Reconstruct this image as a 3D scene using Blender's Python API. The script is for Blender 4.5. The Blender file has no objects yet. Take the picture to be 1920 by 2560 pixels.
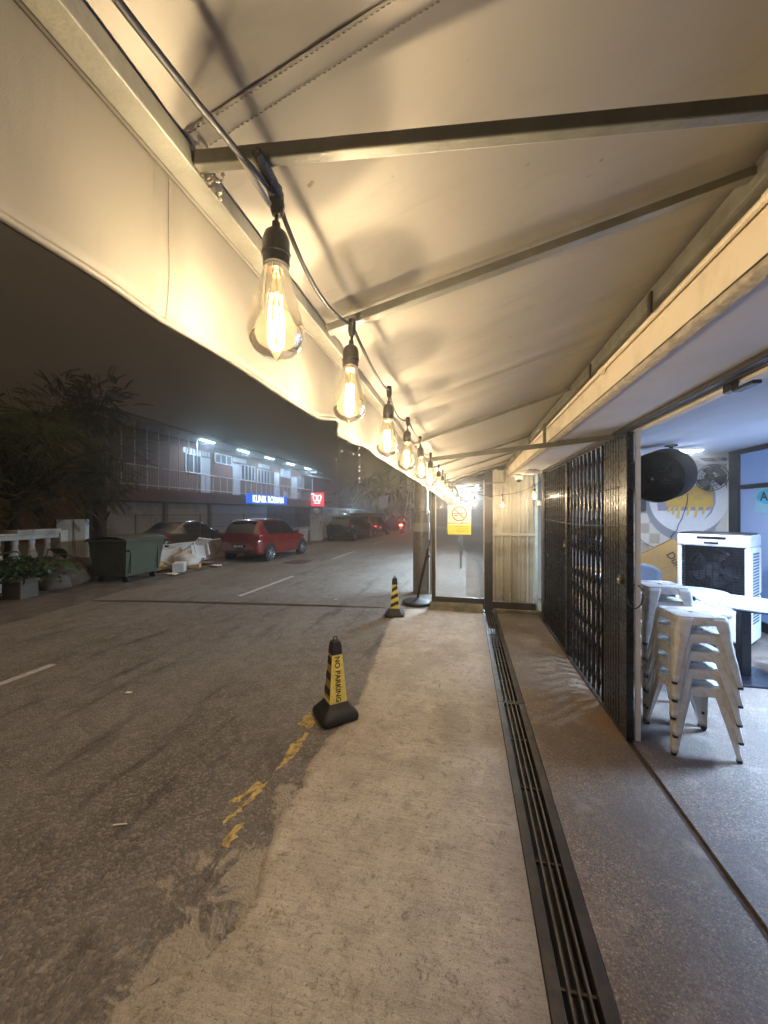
import bpy, math, random
from mathutils import Vector, Matrix, noise
random.seed(11)
R = math.radians
SC = bpy.context.scene
COL = SC.collection
def lin(r, g, b):
    f = lambda c: (c/255/12.92) if c/255 <= .04045 else ((c/255+.055)/1.055)**2.4
    return (f(r), f(g), f(b))
# ---------- camera model of the place (a level wide-angle lens, 12.5 degrees left of the street axis)
TH = R(12.5); CT = math.cos(TH); ST = math.sin(TH); CAM_H = 1.65; FPX = 924.4
def _d(u, v):
    r = (u-960)/FPX; z = (1279.5-v)/FPX
    return (r*CT-ST, r*ST+CT, z)
def on_x(u, v, X):
    a = _d(u, v); t = X/a[0]; return Vector((X, a[1]*t, CAM_H+a[2]*t))
def on_y(u, v, Y):
    a = _d(u, v); t = Y/a[1]; return Vector((a[0]*t, Y, CAM_H+a[2]*t))
def on_z(u, v, Z=0.0):
    a = _d(u, v); t = (Z-CAM_H)/a[2]; return Vector((a[0]*t, a[1]*t, Z))

# ---------- mesh builder
class MB:
    def __init__(s): s.v = []; s.f = []; s.m = []
    def add(s, vs, fs, m=0):
        o = len(s.v); s.v += [tuple(v) for v in vs]
        for f in fs: s.f.append(tuple(i+o for i in f)); s.m.append(m)
        return s
    def box(s, x0, x1, y0, y1, z0, z1, m=0):
        vs = [(x, y, z) for z in (z0, z1) for y in (y0, y1) for x in (x0, x1)]
        return s.add(vs, [(0,2,3,1),(4,5,7,6),(0,1,5,4),(2,6,7,3),(0,4,6,2),(1,3,7,5)], m)
    def obox(s, c, ax, ay, az, m=0):
        c = Vector(c); ax = Vector(ax); ay = Vector(ay); az = Vector(az)
        vs = [c+ax*i+ay*j+az*k for k in (-1,1) for j in (-1,1) for i in (-1,1)]
        return s.add(vs, [(0,2,3,1),(4,5,7,6),(0,1,5,4),(2,6,7,3),(0,4,6,2),(1,3,7,5)], m)
    def bar(s, p, q, w, h, up=(0,0,1), m=0):
        p = Vector(p); q = Vector(q); d = (q-p); L = d.length; d.normalize()
        up = Vector(up); sd = d.cross(up)
        if sd.length < 1e-5: sd = d.cross(Vector((1,0,0)))
        sd.normalize(); u = sd.cross(d).normalized()
        return s.obox((p+q)/2, sd*w/2, d*L/2, u*h/2, m)
    def tube(s, pts, r, n=8, m=0, caps=True):
        pts = [Vector(p) for p in pts]; k = len(pts)
        rs = r if isinstance(r, (list, tuple)) else [r]*k
        t0 = (pts[1]-pts[0]).normalized()
        a = t0.orthogonal().normalized(); o = len(s.v)
        for i, p in enumerate(pts):
            t = (pts[min(i+1, k-1)]-pts[max(i-1, 0)])
            if t.length < 1e-9: t = t0.copy()
            t.normalize(); a = a-t*a.dot(t)
            if a.length < 1e-6: a = t.orthogonal()
            a.normalize(); b = t.cross(a)
            for j in range(n):
                an = 2*math.pi*j/n
                s.v.append(tuple(p+(a*math.cos(an)+b*math.sin(an))*rs[i]))
        for i in range(k-1):
            for j in range(n):
                s.f.append((o+i*n+j, o+i*n+(j+1)%n, o+(i+1)*n+(j+1)%n, o+(i+1)*n+j)); s.m.append(m)
        if caps:
            s.f.append(tuple(o+j for j in reversed(range(n)))); s.m.append(m)
            s.f.append(tuple(o+(k-1)*n+j for j in range(n))); s.m.append(m)
        return s
    def lathe(s, prof, n=24, o=(0,0,0), ax=None, m=0):
        # profile of (r, t) turned about axis ax through o
        o = Vector(o); ax = Vector(ax or (0,0,1)).normalized()
        a = ax.orthogonal().normalized(); b = ax.cross(a); base = len(s.v)
        for r, t in prof:
            for j in range(n):
                an = 2*math.pi*j/n
                s.v.append(tuple(o+ax*t+(a*math.cos(an)+b*math.sin(an))*max(r, 1e-5)))
        for i in range(len(prof)-1):
            for j in range(n):
                s.f.append((base+i*n+j, base+i*n+(j+1)%n, base+(i+1)*n+(j+1)%n, base+(i+1)*n+j)); s.m.append(m)
        return s
    def prism(s, poly, z0, z1, m=0, M=None):
        n = len(poly); vs = [Vector((x, y, z0)) for x, y in poly]+[Vector((x, y, z1)) for x, y in poly]
        if M is not None: vs = [M @ v for v in vs]
        fs = [tuple(reversed(range(n))), tuple(range(n, 2*n))]+[(i, (i+1)%n, n+(i+1)%n, n+i) for i in range(n)]
        return s.add(vs, fs, m)
    def grid(s, nx, ny, fn, m=0):
        o = len(s.v)
        for j in range(ny+1):
            for i in range(nx+1): s.v.append(tuple(fn(i/nx, j/ny)))
        for j in range(ny):
            for i in range(nx):
                a = o+j*(nx+1)+i; s.f.append((a, a+1, a+nx+2, a+nx+1)); s.m.append(m)
        return s
    def ball(s, c, r, n=16, k=10, sq=(1,1,1), m=0, bump=0, seed=0):
        c = Vector(c); o = len(s.v)
        for i in range(k+1):
            th = math.pi*i/k
            for j in range(n):
                ph = 2*math.pi*j/n
                d = Vector((math.sin(th)*math.cos(ph), math.sin(th)*math.sin(ph), math.cos(th)))
                rr = r*(1+bump*noise.noise(d*2.1+Vector((seed, 0, 0)))+bump*.5*noise.noise(d*5+Vector((0, seed, 0)))) if bump else r
                s.v.append((c.x+d.x*rr*sq[0], c.y+d.y*rr*sq[1], c.z+d.z*rr*sq[2]))
        for i in range(k):
            for j in range(n):
                s.f.append((o+i*n+j, o+(i+1)*n+j, o+(i+1)*n+(j+1)%n, o+i*n+(j+1)%n)); s.m.append(m)
        return s
    def build(s, name, mats, parent=None, smooth=None, bevel=0, seg=2, sub=0, solid=0):
        me = bpy.data.meshes.new(name); me.from_pydata(s.v, [], s.f)
        if not isinstance(mats, (list, tuple)): mats = [mats]
        for x in mats: me.materials.append(x)
        me.polygons.foreach_set('material_index', s.m)
        me.update()
        if smooth is not None:
            me.shade_smooth()
            if smooth < 180: me.set_sharp_from_angle(angle=R(smooth))
        o = bpy.data.objects.new(name, me); COL.objects.link(o)
        if parent is not None: o.parent = parent
        if solid:
            md = o.modifiers.new('Solidify', 'SOLIDIFY'); md.thickness = solid; md.offset = 0
        if bevel:
            md = o.modifiers.new('Bevel', 'BEVEL'); md.width = bevel; md.segments = seg; md.limit_method = 'ANGLE'; md.angle_limit = R(40)
        if sub:
            md = o.modifiers.new('Subdivision', 'SUBSURF'); md.levels = sub; md.render_levels = sub
        return o

def tag(o, label, cat, group=None):
    o['label'] = label; o['category'] = cat
    if group: o['group'] = group
    return o
def thing(name, label, cat, loc=(0,0,0), rotz=0, group=None):
    o = bpy.data.objects.new(name, None); COL.objects.link(o); o.empty_display_size = .1
    o.location = loc; o.rotation_euler = (0, 0, rotz)
    return tag(o, label, cat, group)
def struct(o, kind='structure'):
    o['kind'] = kind; return o
def kids(o): return [c for c in list(o.children)]
def copy_tree(o, parent=None):
    c = o.copy(); COL.objects.link(c)
    if parent is not None: c.parent = parent
    for ch in kids(o): copy_tree(ch, c)
    return c
def text(body, size, M, mat, parent, name='lettering', ext=.001, bold=0, sx=1, align='CENTER'):
    cu = bpy.data.curves.new(name, 'FONT'); cu.body = body; cu.size = size; cu.extrude = ext; cu.offset = bold
    cu.align_x = align; cu.align_y = 'CENTER'; cu.resolution_u = 4
    ob = bpy.data.objects.new(name, cu); COL.objects.link(ob)
    dg = bpy.context.evaluated_depsgraph_get(); dg.update()
    me = bpy.data.meshes.new_from_object(ob.evaluated_get(dg))
    bpy.data.objects.remove(ob); bpy.data.curves.remove(cu)
    me.transform(M @ Matrix.Diagonal((sx, 1, 1, 1)))
    me.materials.clear(); me.materials.append(mat); me.name = name
    o = bpy.data.objects.new(name, me); COL.objects.link(o)
    if parent is not None: o.parent = parent
    return o
def frame(o, x, y, z):
    # matrix with columns x, y, z and origin o
    x = Vector(x).normalized(); y = Vector(y).normalized(); z = Vector(z).normalized(); o = Vector(o)
    return Matrix(((x.x, y.x, z.x, o.x), (x.y, y.y, z.y, o.y), (x.z, y.z, z.z, o.z), (0,0,0,1)))

# ---------- materials
class NT:
    def __init__(s, name):
        s.mat = bpy.data.materials.new(name); s.mat.use_nodes = True
        s.t = s.mat.node_tree; s.t.nodes.clear()
        s.out = s.n('ShaderNodeOutputMaterial')
    def n(s, typ, ins=None, **kw):
        nd = s.t.nodes.new(typ)
        for k, v in kw.items(): setattr(nd, k, v)
        for k, v in (ins or {}).items(): s.put(nd.inputs[k], v)
        return nd
    def put(s, sock, v):
        if isinstance(v, bpy.types.NodeSocket): s.t.links.new(v, sock)
        elif isinstance(v, (tuple, list)) and len(v) == 3 and sock.type == 'RGBA': sock.default_value = (*v, 1)
        else: sock.default_value = v
    def coord(s, kind='Object', scale=(1,1,1), rot=(0,0,0)):
        c = s.n('ShaderNodeTexCoord').outputs[kind]
        return s.n('ShaderNodeMapping', {'Vector': c, 'Scale': scale, 'Rotation': rot}).outputs[0]
    def pos(s, scale=(1,1,1), loc=(0,0,0)):
        return s.n('ShaderNodeMapping', {'Vector': s.n('ShaderNodeNewGeometry').outputs['Position'], 'Scale': scale, 'Location': loc}).outputs[0]
    def noise(s, vec, scale, det=4, rough=.55, dist=0):
        return s.n('ShaderNodeTexNoise', {'Vector': vec, 'Scale': scale, 'Detail': det, 'Roughness': rough, 'Distortion': dist}).outputs['Fac']
    def voro(s, vec, scale, out='Distance', feat='F1'):
        return s.n('ShaderNodeTexVoronoi', {'Vector': vec, 'Scale': scale}, feature=feat).outputs[out]
    def ramp(s, fac, stops, interp='LINEAR'):
        nd = s.n('ShaderNodeValToRGB', {'Fac': fac}); cr = nd.color_ramp; cr.interpolation = interp
        while len(cr.elements) < len(stops): cr.elements.new(.5)
        for e, (p, c) in zip(cr.elements, stops):
            e.position = p; e.color = (*c, 1) if isinstance(c, (tuple, list)) else (c, c, c, 1)
        return nd.outputs[0]
    def mix(s, fac, a, b, blend='MIX'):
        nd = s.n('ShaderNodeMix', data_type='RGBA', blend_type=blend)
        s.put(nd.inputs['Factor'], fac); s.put(nd.inputs[6], a); s.put(nd.inputs[7], b)
        return nd.outputs[2]
    def math(s, op, a, b=0.0, c=None):
        nd = s.n('ShaderNodeMath', operation=op); s.put(nd.inputs[0], a); s.put(nd.inputs[1], b)
        if c is not None: s.put(nd.inputs[2], c)
        return nd.outputs[0]
    def bump(s, h, strength=.3, dist=.01):
        return s.n('ShaderNodeBump', {'Height': h, 'Strength': strength, 'Distance': dist}).outputs[0]
    def bsdf(s, col, rough=.6, metal=0, normal=None, **kw):
        nd = s.n('ShaderNodeBsdfPrincipled', {'Base Color': col, 'Roughness': rough, 'Metallic': metal})
        for k, v in kw.items(): s.put(nd.inputs[k], v)
        if normal is not None: s.put(nd.inputs['Normal'], normal)
        s.t.links.new(nd.outputs[0], s.out.inputs[0]); return s.mat

def mul(c, k): return tuple(min(1, x*k) for x in c)
def M(name, col, rough=.6, metal=0, var=.18, scale=6, bump=0, bscale=40, spec=.5, coat=0, dirt=None, dirtamt=.5, dscale=3):
    t = NT(name); v = t.coord('Object')
    n = t.noise(v, scale, 5, .6)
    c = t.mix(t.ramp(n, [(.3, 0.), (.7, 1.)]), mul(col, 1-var), mul(col, 1+var))
    if dirt:
        d = t.ramp(t.noise(v, dscale, 6, .65, .4), [(.48, 0.), (.66, 1.)])
        c = t.mix(t.math('MULTIPLY', d, dirtamt), c, dirt)
    r = t.ramp(t.noise(v, scale*2.3, 4), [(.3, max(.03, rough-.1)), (.7, min(1, rough+.1))])
    nb = t.bump(t.noise(v, bscale, 4), bump, .01) if bump else None
    kw = {'Specular IOR Level': spec}
    if coat: kw['Coat Weight'] = coat
    return t.bsdf(c, r, metal, nb, **kw)
def emit(name, col, strength, base=(.1,.1,.1)):
    t = NT(name)
    return t.bsdf(base, .5, 0, None, **{'Emission Color': col, 'Emission Strength': strength})
def lerp(tab, x):
    if x <= tab[0][0]: return tab[0][1]
    for (a, p), (b, q) in zip(tab, tab[1:]):
        if x <= b: return p+(q-p)*(x-a)/(b-a)
    return tab[-1][1]
CLINIC_W = 80; NEIGH_W = 85; HAZE = .014; HAZE_G = .88; EXPO = 1.45
SKY_LOW = (.009,.0065,.004); SKY_HIGH = (.44,.315,.205); SKY_S = 1.0
MT = {}
# asphalt: aggregate speckle, worn patches, oil; pale cement smeared over it by the pavement edge
t = NT('asphalt'); p = t.pos()
big = t.noise(p, .7, 5, .6); mid = t.noise(p, 6, 6, .68); fine = t.noise(p, 90, 3, .7)
vo = t.n('ShaderNodeTexVoronoi', {'Vector': p, 'Scale': 72.0}); vor = vo.outputs['Distance']
stone = t.ramp(t.n('ShaderNodeSeparateColor', {'Color': vo.outputs['Color']}).outputs[0], [(.5, 0.), (.95, 1.)])
sx = t.n('ShaderNodeSeparateXYZ', {'Vector': p}).outputs
c = t.mix(t.ramp(big, [(.3, 0.), (.7, 1.)]), (.085,.077,.068), (.165,.154,.142))
c = t.mix(t.ramp(mid, [(.40, 0.), (.72, .7)]), c, (.050,.044,.038))
lane = t.ramp(t.noise(t.pos((.9,.05,1)), 1.0, 3, .5), [(.45, 0.), (.7, .5)])
c = t.mix(lane, c, (.175,.166,.155))
c = t.mix(t.math('MULTIPLY', stone, t.ramp(sx[0], [(0., .5), (1., .5)])), c, (.33,.29,.24))
strk = t.noise(t.pos((2.6,.5,1)), 1.5, 6, .68)
c = t.mix(t.ramp(strk, [(.55, 0.), (.68, .75)]), c, (.034,.030,.026))
oil = t.ramp(t.noise(t.pos((1,1,1), (4,2,0)), 2.2, 5, .6, .5), [(.64, 0.), (.74, .7)])
c = t.mix(oil, c, (.030,.027,.024))
ck = t.n('ShaderNodeTexVoronoi', {'Vector': t.n('ShaderNodeVectorMath', {0: p, 1: t.n('ShaderNodeVectorMath', {0: t.n('ShaderNodeTexNoise', {'Vector': p, 'Scale': 3.0, 'Detail': 4.0}).outputs['Color'], 'Scale': .45}, operation='SCALE').outputs[0]}, operation='ADD').outputs[0], 'Scale': .9}, feature='DISTANCE_TO_EDGE').outputs['Distance']
crack = t.math('MULTIPLY', t.ramp(ck, [(.0, 1.), (.012, 0.)]), t.ramp(t.noise(p, .9, 2), [(.45, 0.), (.55, 1.)]))
c = t.mix(t.math('MULTIPLY', crack, .12), c, (.02,.018,.016))
edge = t.math('SUBTRACT', t.math('ADD', sx[0], 1.80), t.math('MULTIPLY', t.math('ABSOLUTE', t.math('SUBTRACT', sx[1], 1.2)), .36))
rough_n = t.math('SUBTRACT', t.noise(p, 4.2, 8, .74, .5), .5)
nf = t.math('ADD', t.math('MULTIPLY', edge, .95), t.math('MULTIPLY', rough_n, 2.6))
near = t.ramp(nf, [(.46, 0.), (.60, 1.)])
c = t.mix(t.math('MULTIPLY', near, .9), c, t.mix(t.noise(p, 25, 5, .7), (.20,.17,.135), (.40,.36,.30)))
h = t.math('ADD', t.math('ADD', t.math('MULTIPLY', vor, -.7), t.math('MULTIPLY', fine, .6)), t.math('SUBTRACT', t.math('MULTIPLY', near, .8), t.math('MULTIPLY', crack, .2)))
MT['asphalt'] = t.bsdf(c, t.ramp(mid, [(.3, .6), (.7, .88)]), 0, t.bump(h, .8, .009), **{'Specular IOR Level': .45})
# concrete pavement with trowel streaks, stains, hairline marks
t = NT('concrete_pavement'); p = t.pos()
c = t.mix(t.ramp(t.noise(p, 1.9, 8, .68, .4), [(.34, 0.), (.66, 1.)]), (.27,.232,.188), (.46,.415,.35))
c = t.mix(t.ramp(t.noise(t.pos((1,1,1), (7,3,0)), 6.5, 8, .75, .6), [(.50, 0.), (.66, .65)]), c, (.185,.155,.125))
c = t.mix(t.ramp(t.noise(t.pos((1,1,1), (2,9,0)), 4.0, 7, .72, .4), [(.53, 0.), (.68, .6)]), c, (.58,.52,.43))
st = t.noise(t.pos((2.2,34,1)), 2.0, 8, .82, .5)
c = t.mix(t.ramp(st, [(.50, 0.), (.66, .42)]), c, (.17,.138,.105))
c = t.mix(t.ramp(st, [(.30, .4), (.46, 0.)]), c, (.60,.54,.45))
c = t.mix(t.ramp(t.noise(t.pos((1,1,1), (5,5,0)), 16, 7, .78, 1.2), [(.55, 0.), (.64, .85)]), c, (.12,.097,.077))
c = t.mix(t.ramp(t.noise(t.pos((2.2,.35,1)), 1.4, 4, .6), [(.55, 0.), (.75, .45)]), c, (.50,.46,.40))
pit = t.ramp(t.noise(p, 60, 4, .75), [(.57, 0.), (.66, 1.)])
c = t.mix(t.math('MULTIPLY', pit, .75), c, (.07,.054,.04))
gr = t.noise(p, 150, 4, .8)
c = t.mix(t.ramp(gr, [(.45, 0.), (.7, .35)]), c, (.62,.55,.46))
c = t.mix(t.ramp(gr, [(.30, .4), (.5, 0.)]), c, (.12,.095,.072))
sx = t.n('ShaderNodeSeparateXYZ', {'Vector': p}).outputs
dr = t.math('MULTIPLY', t.ramp(t.math('ADD', sx[0], t.math('MULTIPLY', t.noise(p, 7, 5, .7), .22)), [(.20, 0.), (.40, .8)]), .8)
c = t.mix(dr, c, (.15,.12,.092))
MT['pave'] = t.bsdf(c, t.ramp(st, [(.3, .6), (.7, .85)]), 0, t.bump(t.math('SUBTRACT', t.math('ADD', t.noise(p, 70, 6, .75), t.math('MULTIPLY', st, 1.3)), pit), .48, .008))
# pebble-wash walkway
t = NT('pebble_wash'); p = t.pos()
vo = t.n('ShaderNodeTexVoronoi', {'Vector': p, 'Scale': 165.0})
pc = t.n('ShaderNodeSeparateColor', {'Color': vo.outputs['Color']}).outputs[0]
c = t.ramp(pc, [(0., (.042,.027,.017)), (.3, (.088,.062,.042)), (.62, (.150,.109,.072)), (.86, (.22,.165,.115)), (1., (.33,.262,.19))])
c = t.mix(t.ramp(vo.outputs['Distance'], [(.4, 0.), (.8, .8)]), c, (.12,.095,.075))
c = t.mix(t.ramp(t.noise(p, 1.5, 7, .68, .5), [(.42, 0.), (.66, .75)]), c, (.075,.058,.044))
c = t.mix(t.ramp(t.noise(t.pos((1,1,1), (3,7,0)), 3.6, 7, .7, .4), [(.55, 0.), (.72, .45)]), c, (.34,.29,.24))
sx = t.n('ShaderNodeSeparateXYZ', {'Vector': p}).outputs
rust = t.math('MULTIPLY', t.ramp(t.math('SUBTRACT', 1.0, t.math('ADD', t.math('MULTIPLY', t.math('ABSOLUTE', t.math('SUBTRACT', sx[0], 1.05)), 4.), t.math('MULTIPLY', t.math('ABSOLUTE', t.math('SUBTRACT', sx[1], 3.35)), 1.6))), [(0., 0.), (.7, .8)]), t.ramp(t.noise(p, 9, 5, .7), [(.35, 0.), (.6, 1.)]))
c = t.mix(rust, c, (.20,.095,.022))
MT['wash'] = t.bsdf(c, .6, 0, t.bump(vo.outputs['Distance'], -.55, .006))
# dirt verge
t = NT('verge'); p = t.pos()
c = t.mix(t.ramp(t.noise(p, 3, 6, .7), [(.35, 0.), (.65, 1.)]), (.045,.036,.027), (.13,.11,.09))
MT['verge'] = t.bsdf(c, .95, 0, t.bump(t.noise(p, 30, 5, .7), .7, .03))
# canvas
def canvas(nm, base, side):
    t = NT(nm); p = t.pos()
    c = t.mix(t.ramp(t.noise(p, 1.6, 5, .6, .4), [(.3, 0.), (.7, 1.)]), mul(base, .84), base)
    c = t.mix(t.ramp(t.noise(t.pos((1,5,1)) if not side else t.pos((1,6,1.2)), 3, 5, .65), [(.55, 0.), (.8, .5)]), c, mul(base, .58))
    c = t.mix(t.ramp(t.noise(p, 23, 3, .5), [(.72, 0.), (.76, .75)]), c, (.16,.10,.04))
    w = t.noise(p, 900, 2, .5)
    return t.bsdf(c, .62, 0, t.bump(t.math('ADD', t.math('MULTIPLY', w, .12), t.math('MULTIPLY', t.noise(t.pos((1,3,1)), 4, 3, .5), 2.)), .11, .012), **{'Specular IOR Level': .3})
MT['canvas'] = canvas('cream_canvas', (.31,.282,.236), False)
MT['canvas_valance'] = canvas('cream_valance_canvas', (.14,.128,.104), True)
MT['thread'] = M('stitch_thread', (.25,.22,.17), .9)
MT['galv'] = M('painted_grey_steel', (.175,.170,.142), .45, .15, .22, 9, .12, 120, dirt=(.12,.10,.07), dirtamt=.5, dscale=6)
MT['weld'] = M('weld_bead', (.5,.46,.38), .35, .8, .3, 60, .6, 200)
MT['fanblack'] = M('matt_black_fan_plastic', (.004,.004,.0045), .8, 0, .1, 12, spec=.1)
MT['black'] = M('black_rubber', (.013,.012,.012), .55, 0, .25, 12)
MT['tape'] = M('black_tape', (.02,.018,.017), .35, 0, .3, 30, .5, 90)
MT['socket'] = M('black_bakelite', (.03,.027,.024), .38, 0, .2, 20)
MT['cream'] = M('cream_paint', (.80,.70,.54), .5, 0, .05, 3, .05, 60, dirt=(.45,.36,.24), dirtamt=.4, dscale=5)
MT['soffit'] = M('grey_soffit_paint', (.66,.62,.57), .7, 0, .08, 2, .1, 30)
MT['pvc'] = M('cream_pvc_pipe', (.70,.60,.44), .35, 0, .05, 6)
MT['plaster'] = M('rough_plaster_edge', (.40,.35,.28), .9, 0, .3, 25, .8, 50)
MT['gate'] = M('black_gloss_gate_paint', (.006,.007,.010), .29, 0, .2, 15, 0, 90, spec=.6)
MT['post'] = M('dark_steel_post', (.055,.048,.042), .38, .4, .25, 5, .1, 60, dirt=(.10,.075,.05), dirtamt=.5, dscale=7)
MT['gateflat'] = M('matte_black_header', (.028,.024,.021), .5, 0, .15, 5)
MT['brass'] = M('brass_padlock', (.55,.42,.2), .3, .9, .15, 20)
MT['chrome'] = M('chrome', (.7,.7,.7), .15, 1, .05)
MT['white'] = M('white_paint', (.78,.78,.77), .45, 0, .05, 4)
MT['stool'] = M('white_powder_coat', (.86,.85,.83), .32, 0, .05, 7, .03, 60, dirt=(.42,.37,.30), dirtamt=.55, dscale=9)
MT['wall'] = M('pale_interior_paint', (.62,.64,.68), .7, 0, .05, 3)
MT['ceil'] = M('interior_ceiling_paint', (.62,.64,.68), .8, 0, .04, 2)
MT['darkblue'] = M('black_window_frame', (.012,.013,.018), .35, .3, .2, 8)
# frosted shop glass; its dim blue emission is added as room light
t = NT('hazy_glow_glass'); v = t.pos()
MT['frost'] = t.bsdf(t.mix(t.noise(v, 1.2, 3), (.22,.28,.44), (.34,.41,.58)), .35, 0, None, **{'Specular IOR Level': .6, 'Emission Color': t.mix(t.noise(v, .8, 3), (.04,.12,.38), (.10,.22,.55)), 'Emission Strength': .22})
# clear acrylic
def glass(nm, tint, haze=.0, hcol=(.5,.5,.5), minr=.05):
    t = NT(nm)
    lw = t.n('ShaderNodeLayerWeight', {'Blend': .25})
    tr = t.n('ShaderNodeBsdfTransparent', {'Color': tint})
    gl = t.n('ShaderNodeBsdfGlossy', {'Color': (1,1,1), 'Roughness': .03})
    f = t.math('ADD', t.math('MULTIPLY', lw.outputs['Fresnel'], .9), minr)
    m1 = t.n('ShaderNodeMixShader', {0: f, 1: tr.outputs[0], 2: gl.outputs[0]})
    if haze:
        tl = t.n('ShaderNodeBsdfTranslucent', {'Color': hcol}); df = t.n('ShaderNodeBsdfDiffuse', {'Color': hcol})
        m2 = t.n('ShaderNodeMixShader', {0: .5, 1: tl.outputs[0], 2: df.outputs[0]})
        ns = t.math('MULTIPLY', t.ramp(t.noise(t.coord('Object'), 55, 4, .7, 1.5), [(.35, .35), (.65, 1.)]), haze)
        m1 = t.n('ShaderNodeMixShader', {0: ns, 1: m1.outputs[0], 2: m2.outputs[0]})
    t.t.links.new(m1.outputs[0], t.out.inputs[0]); return t.mat
MT['bulbglass'] = glass('amber_bulb_glass', (1,.96,.86), .004, (1,.80,.42), .05)
MT['clear'] = glass('clear_acrylic_sheet', (.74,.74,.74), .07, (.5,.48,.45), .36)
MT['wrap'] = glass('clear_plastic_wrap', (.95,.95,.95), .35, (.8,.85,.95), .1)
MT['filament'] = emit('glowing_filament', (1,.74,.34), 20, (1,.8,.5))
MT['bulbbase'] = M('gold_bulb_cap', (.75,.45,.18), .3, .8)
MT['tube_blue'] = emit('lit_tube_cyan', (.42,.95,1.0), 14, (.8,.9,1))
MT['tube_far'] = emit('lit_tube_cool_white', (.55,.85,1.0), 4, (.8,.9,1))
MT['led'] = emit('lit_led_panel', (.75,.86,1.0), 22, (.9,.95,1))
MT['corr'] = M('corrugated_cream_sheet', (.44,.425,.365), .5, .1, .08, 1.5, .05, 40, dirt=(.19,.155,.10), dirtamt=.65, dscale=2.6)
MT['mint'] = M('flaking_mint_paint', (.42,.56,.50), .6, 0, .15, 8, .1, 60, dirt=(.25,.25,.2), dirtamt=.5, dscale=8)
MT['curb'] = M('mossy_curb', (.17,.14,.09), .95, 0, .35, 6, .6, 40, dirt=(.05,.06,.02), dirtamt=.7, dscale=5)
MT['polecon'] = M('weathered_steel_column', (.30,.255,.19), .38, .55, .2, 4, .12, 50, dirt=(.13,.10,.06), dirtamt=.6, dscale=4)
MT['conduit'] = M('grey_conduit', (.42,.38,.32), .5, 0, .1, 6)
MT['signwhite'] = M('pale_sign_board', (.80,.76,.60), .5, 0, .03)
MT['signyellow'] = M('yellow_sign_board', (.80,.66,.08), .5, 0, .03)
MT['signred'] = M('sign_red', (.75,.10,.045), .5, 0, .04)
MT['ink'] = M('black_ink', (.02,.02,.02), .6, 0, .05)
MT['ink2'] = M('brown_ink', (.30,.20,.05), .6, 0, .05)
MT['coneyellow'] = M('reflective_yellow', (.95,.76,.17), .35, 0, .06, 9, .1, 260, dirt=(.45,.32,.08), dirtamt=.35, dscale=14)
MT['conebright'] = M('pale_reflective_edge', (.92,.80,.25), .3, 0, .1, 60, .2, 260)
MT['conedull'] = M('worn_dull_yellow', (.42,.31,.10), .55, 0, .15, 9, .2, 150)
MT['yellowline'] = M('worn_yellow_road_paint', (.50,.37,.13), .85, 0, .3, 30, .9, 95, dirt=(.10,.09,.078), dirtamt=1, dscale=26)
MT['whiteline'] = M('worn_white_road_paint', (.42,.41,.39), .8, 0, .2, 9, .4, 70, dirt=(.10,.10,.10), dirtamt=.55, dscale=9)
MT['drain'] = M('dark_drain_steel', (.028,.024,.021), .5, .4, .25, 8, .1, 70, dirt=(.10,.075,.05), dirtamt=.4, dscale=7)
MT['drainbar'] = M('worn_grating_bar', (.085,.07,.052), .45, .5, .25, 20)
MT['trench'] = M('wet_drain_trench', (.012,.011,.010), .6, 0, .3)
MT['gap'] = M('dirt_filled_joint', (.045,.028,.016), .95, 0, .4, 15, .6, 60)
# =====================================================================  GROUND
def zroad(x, y):
    return -.014-.014*max(0, min(6.2, -x-1.0))
mb = MB()
xs = [-200,-60,-30,-20,-14,-10,-9.2,-8.4,-7.6,-6.8,-6,-5,-4,-3,-2.4,-1.8,-1.4,-1.0,-.7,-.4,0.0]
ys = [-60,-10,-4,-2,0,2,4,6,8,10,14,20,30,45,70,120,250]
for y in ys:
    for x in xs: mb.v.append((x, y, zroad(x, y)))
for j in range(len(ys)-1):
    for i in range(len(xs)-1):
        a = j*len(xs)+i; mb.f.append((a, a+1, a+len(xs)+1, a+len(xs))); mb.m.append(0)
struct(mb.build('road', MT['asphalt'], smooth=180))
# far ground to the right of the street, under the shops
mb = MB().box(0.0, 60, 7.1, 250, -.3, -.035)
struct(mb.build('ground', MT['verge']))
# verge on the far side of the street
mb = MB()
E0 = [(-6.9,-6),(-6.75,2),(-7.0,4.6),(-7.25,6.0),(-7.6,7.2),(-7.75,9),(-7.7,12),(-8.0,16),(-8.2,19),(-8.0,24),(-7.5,30),(-6.9,36),(-6,44),(-4,60)]
pts = []
for (x, y), (x2, y2) in zip(E0, E0[1:]):
    for k in range(10):
        q = k/10; xx = x+(x2-x)*q; yy = y+(y2-y)*q
        pts.append((xx+.09*noise.noise(Vector((yy*1.3, 3, 0)))+.04*noise.noise(Vector((yy*5, 9, 0))), yy))
o = len(mb.v)
for x, y in pts: mb.v += [(x, y, zroad(x, y)+.004), (x-.25, y, zroad(x, y)+.05), (-40, y, zroad(x, y)+.055)]
for i in range(len(pts)-1):
    for k in range(2):
        a = i*3+k; mb.f.append((a, a+1, a+4, a+3)); mb.m.append(0)
struct(mb.build('verge', MT['verge'], smooth=180))

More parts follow.
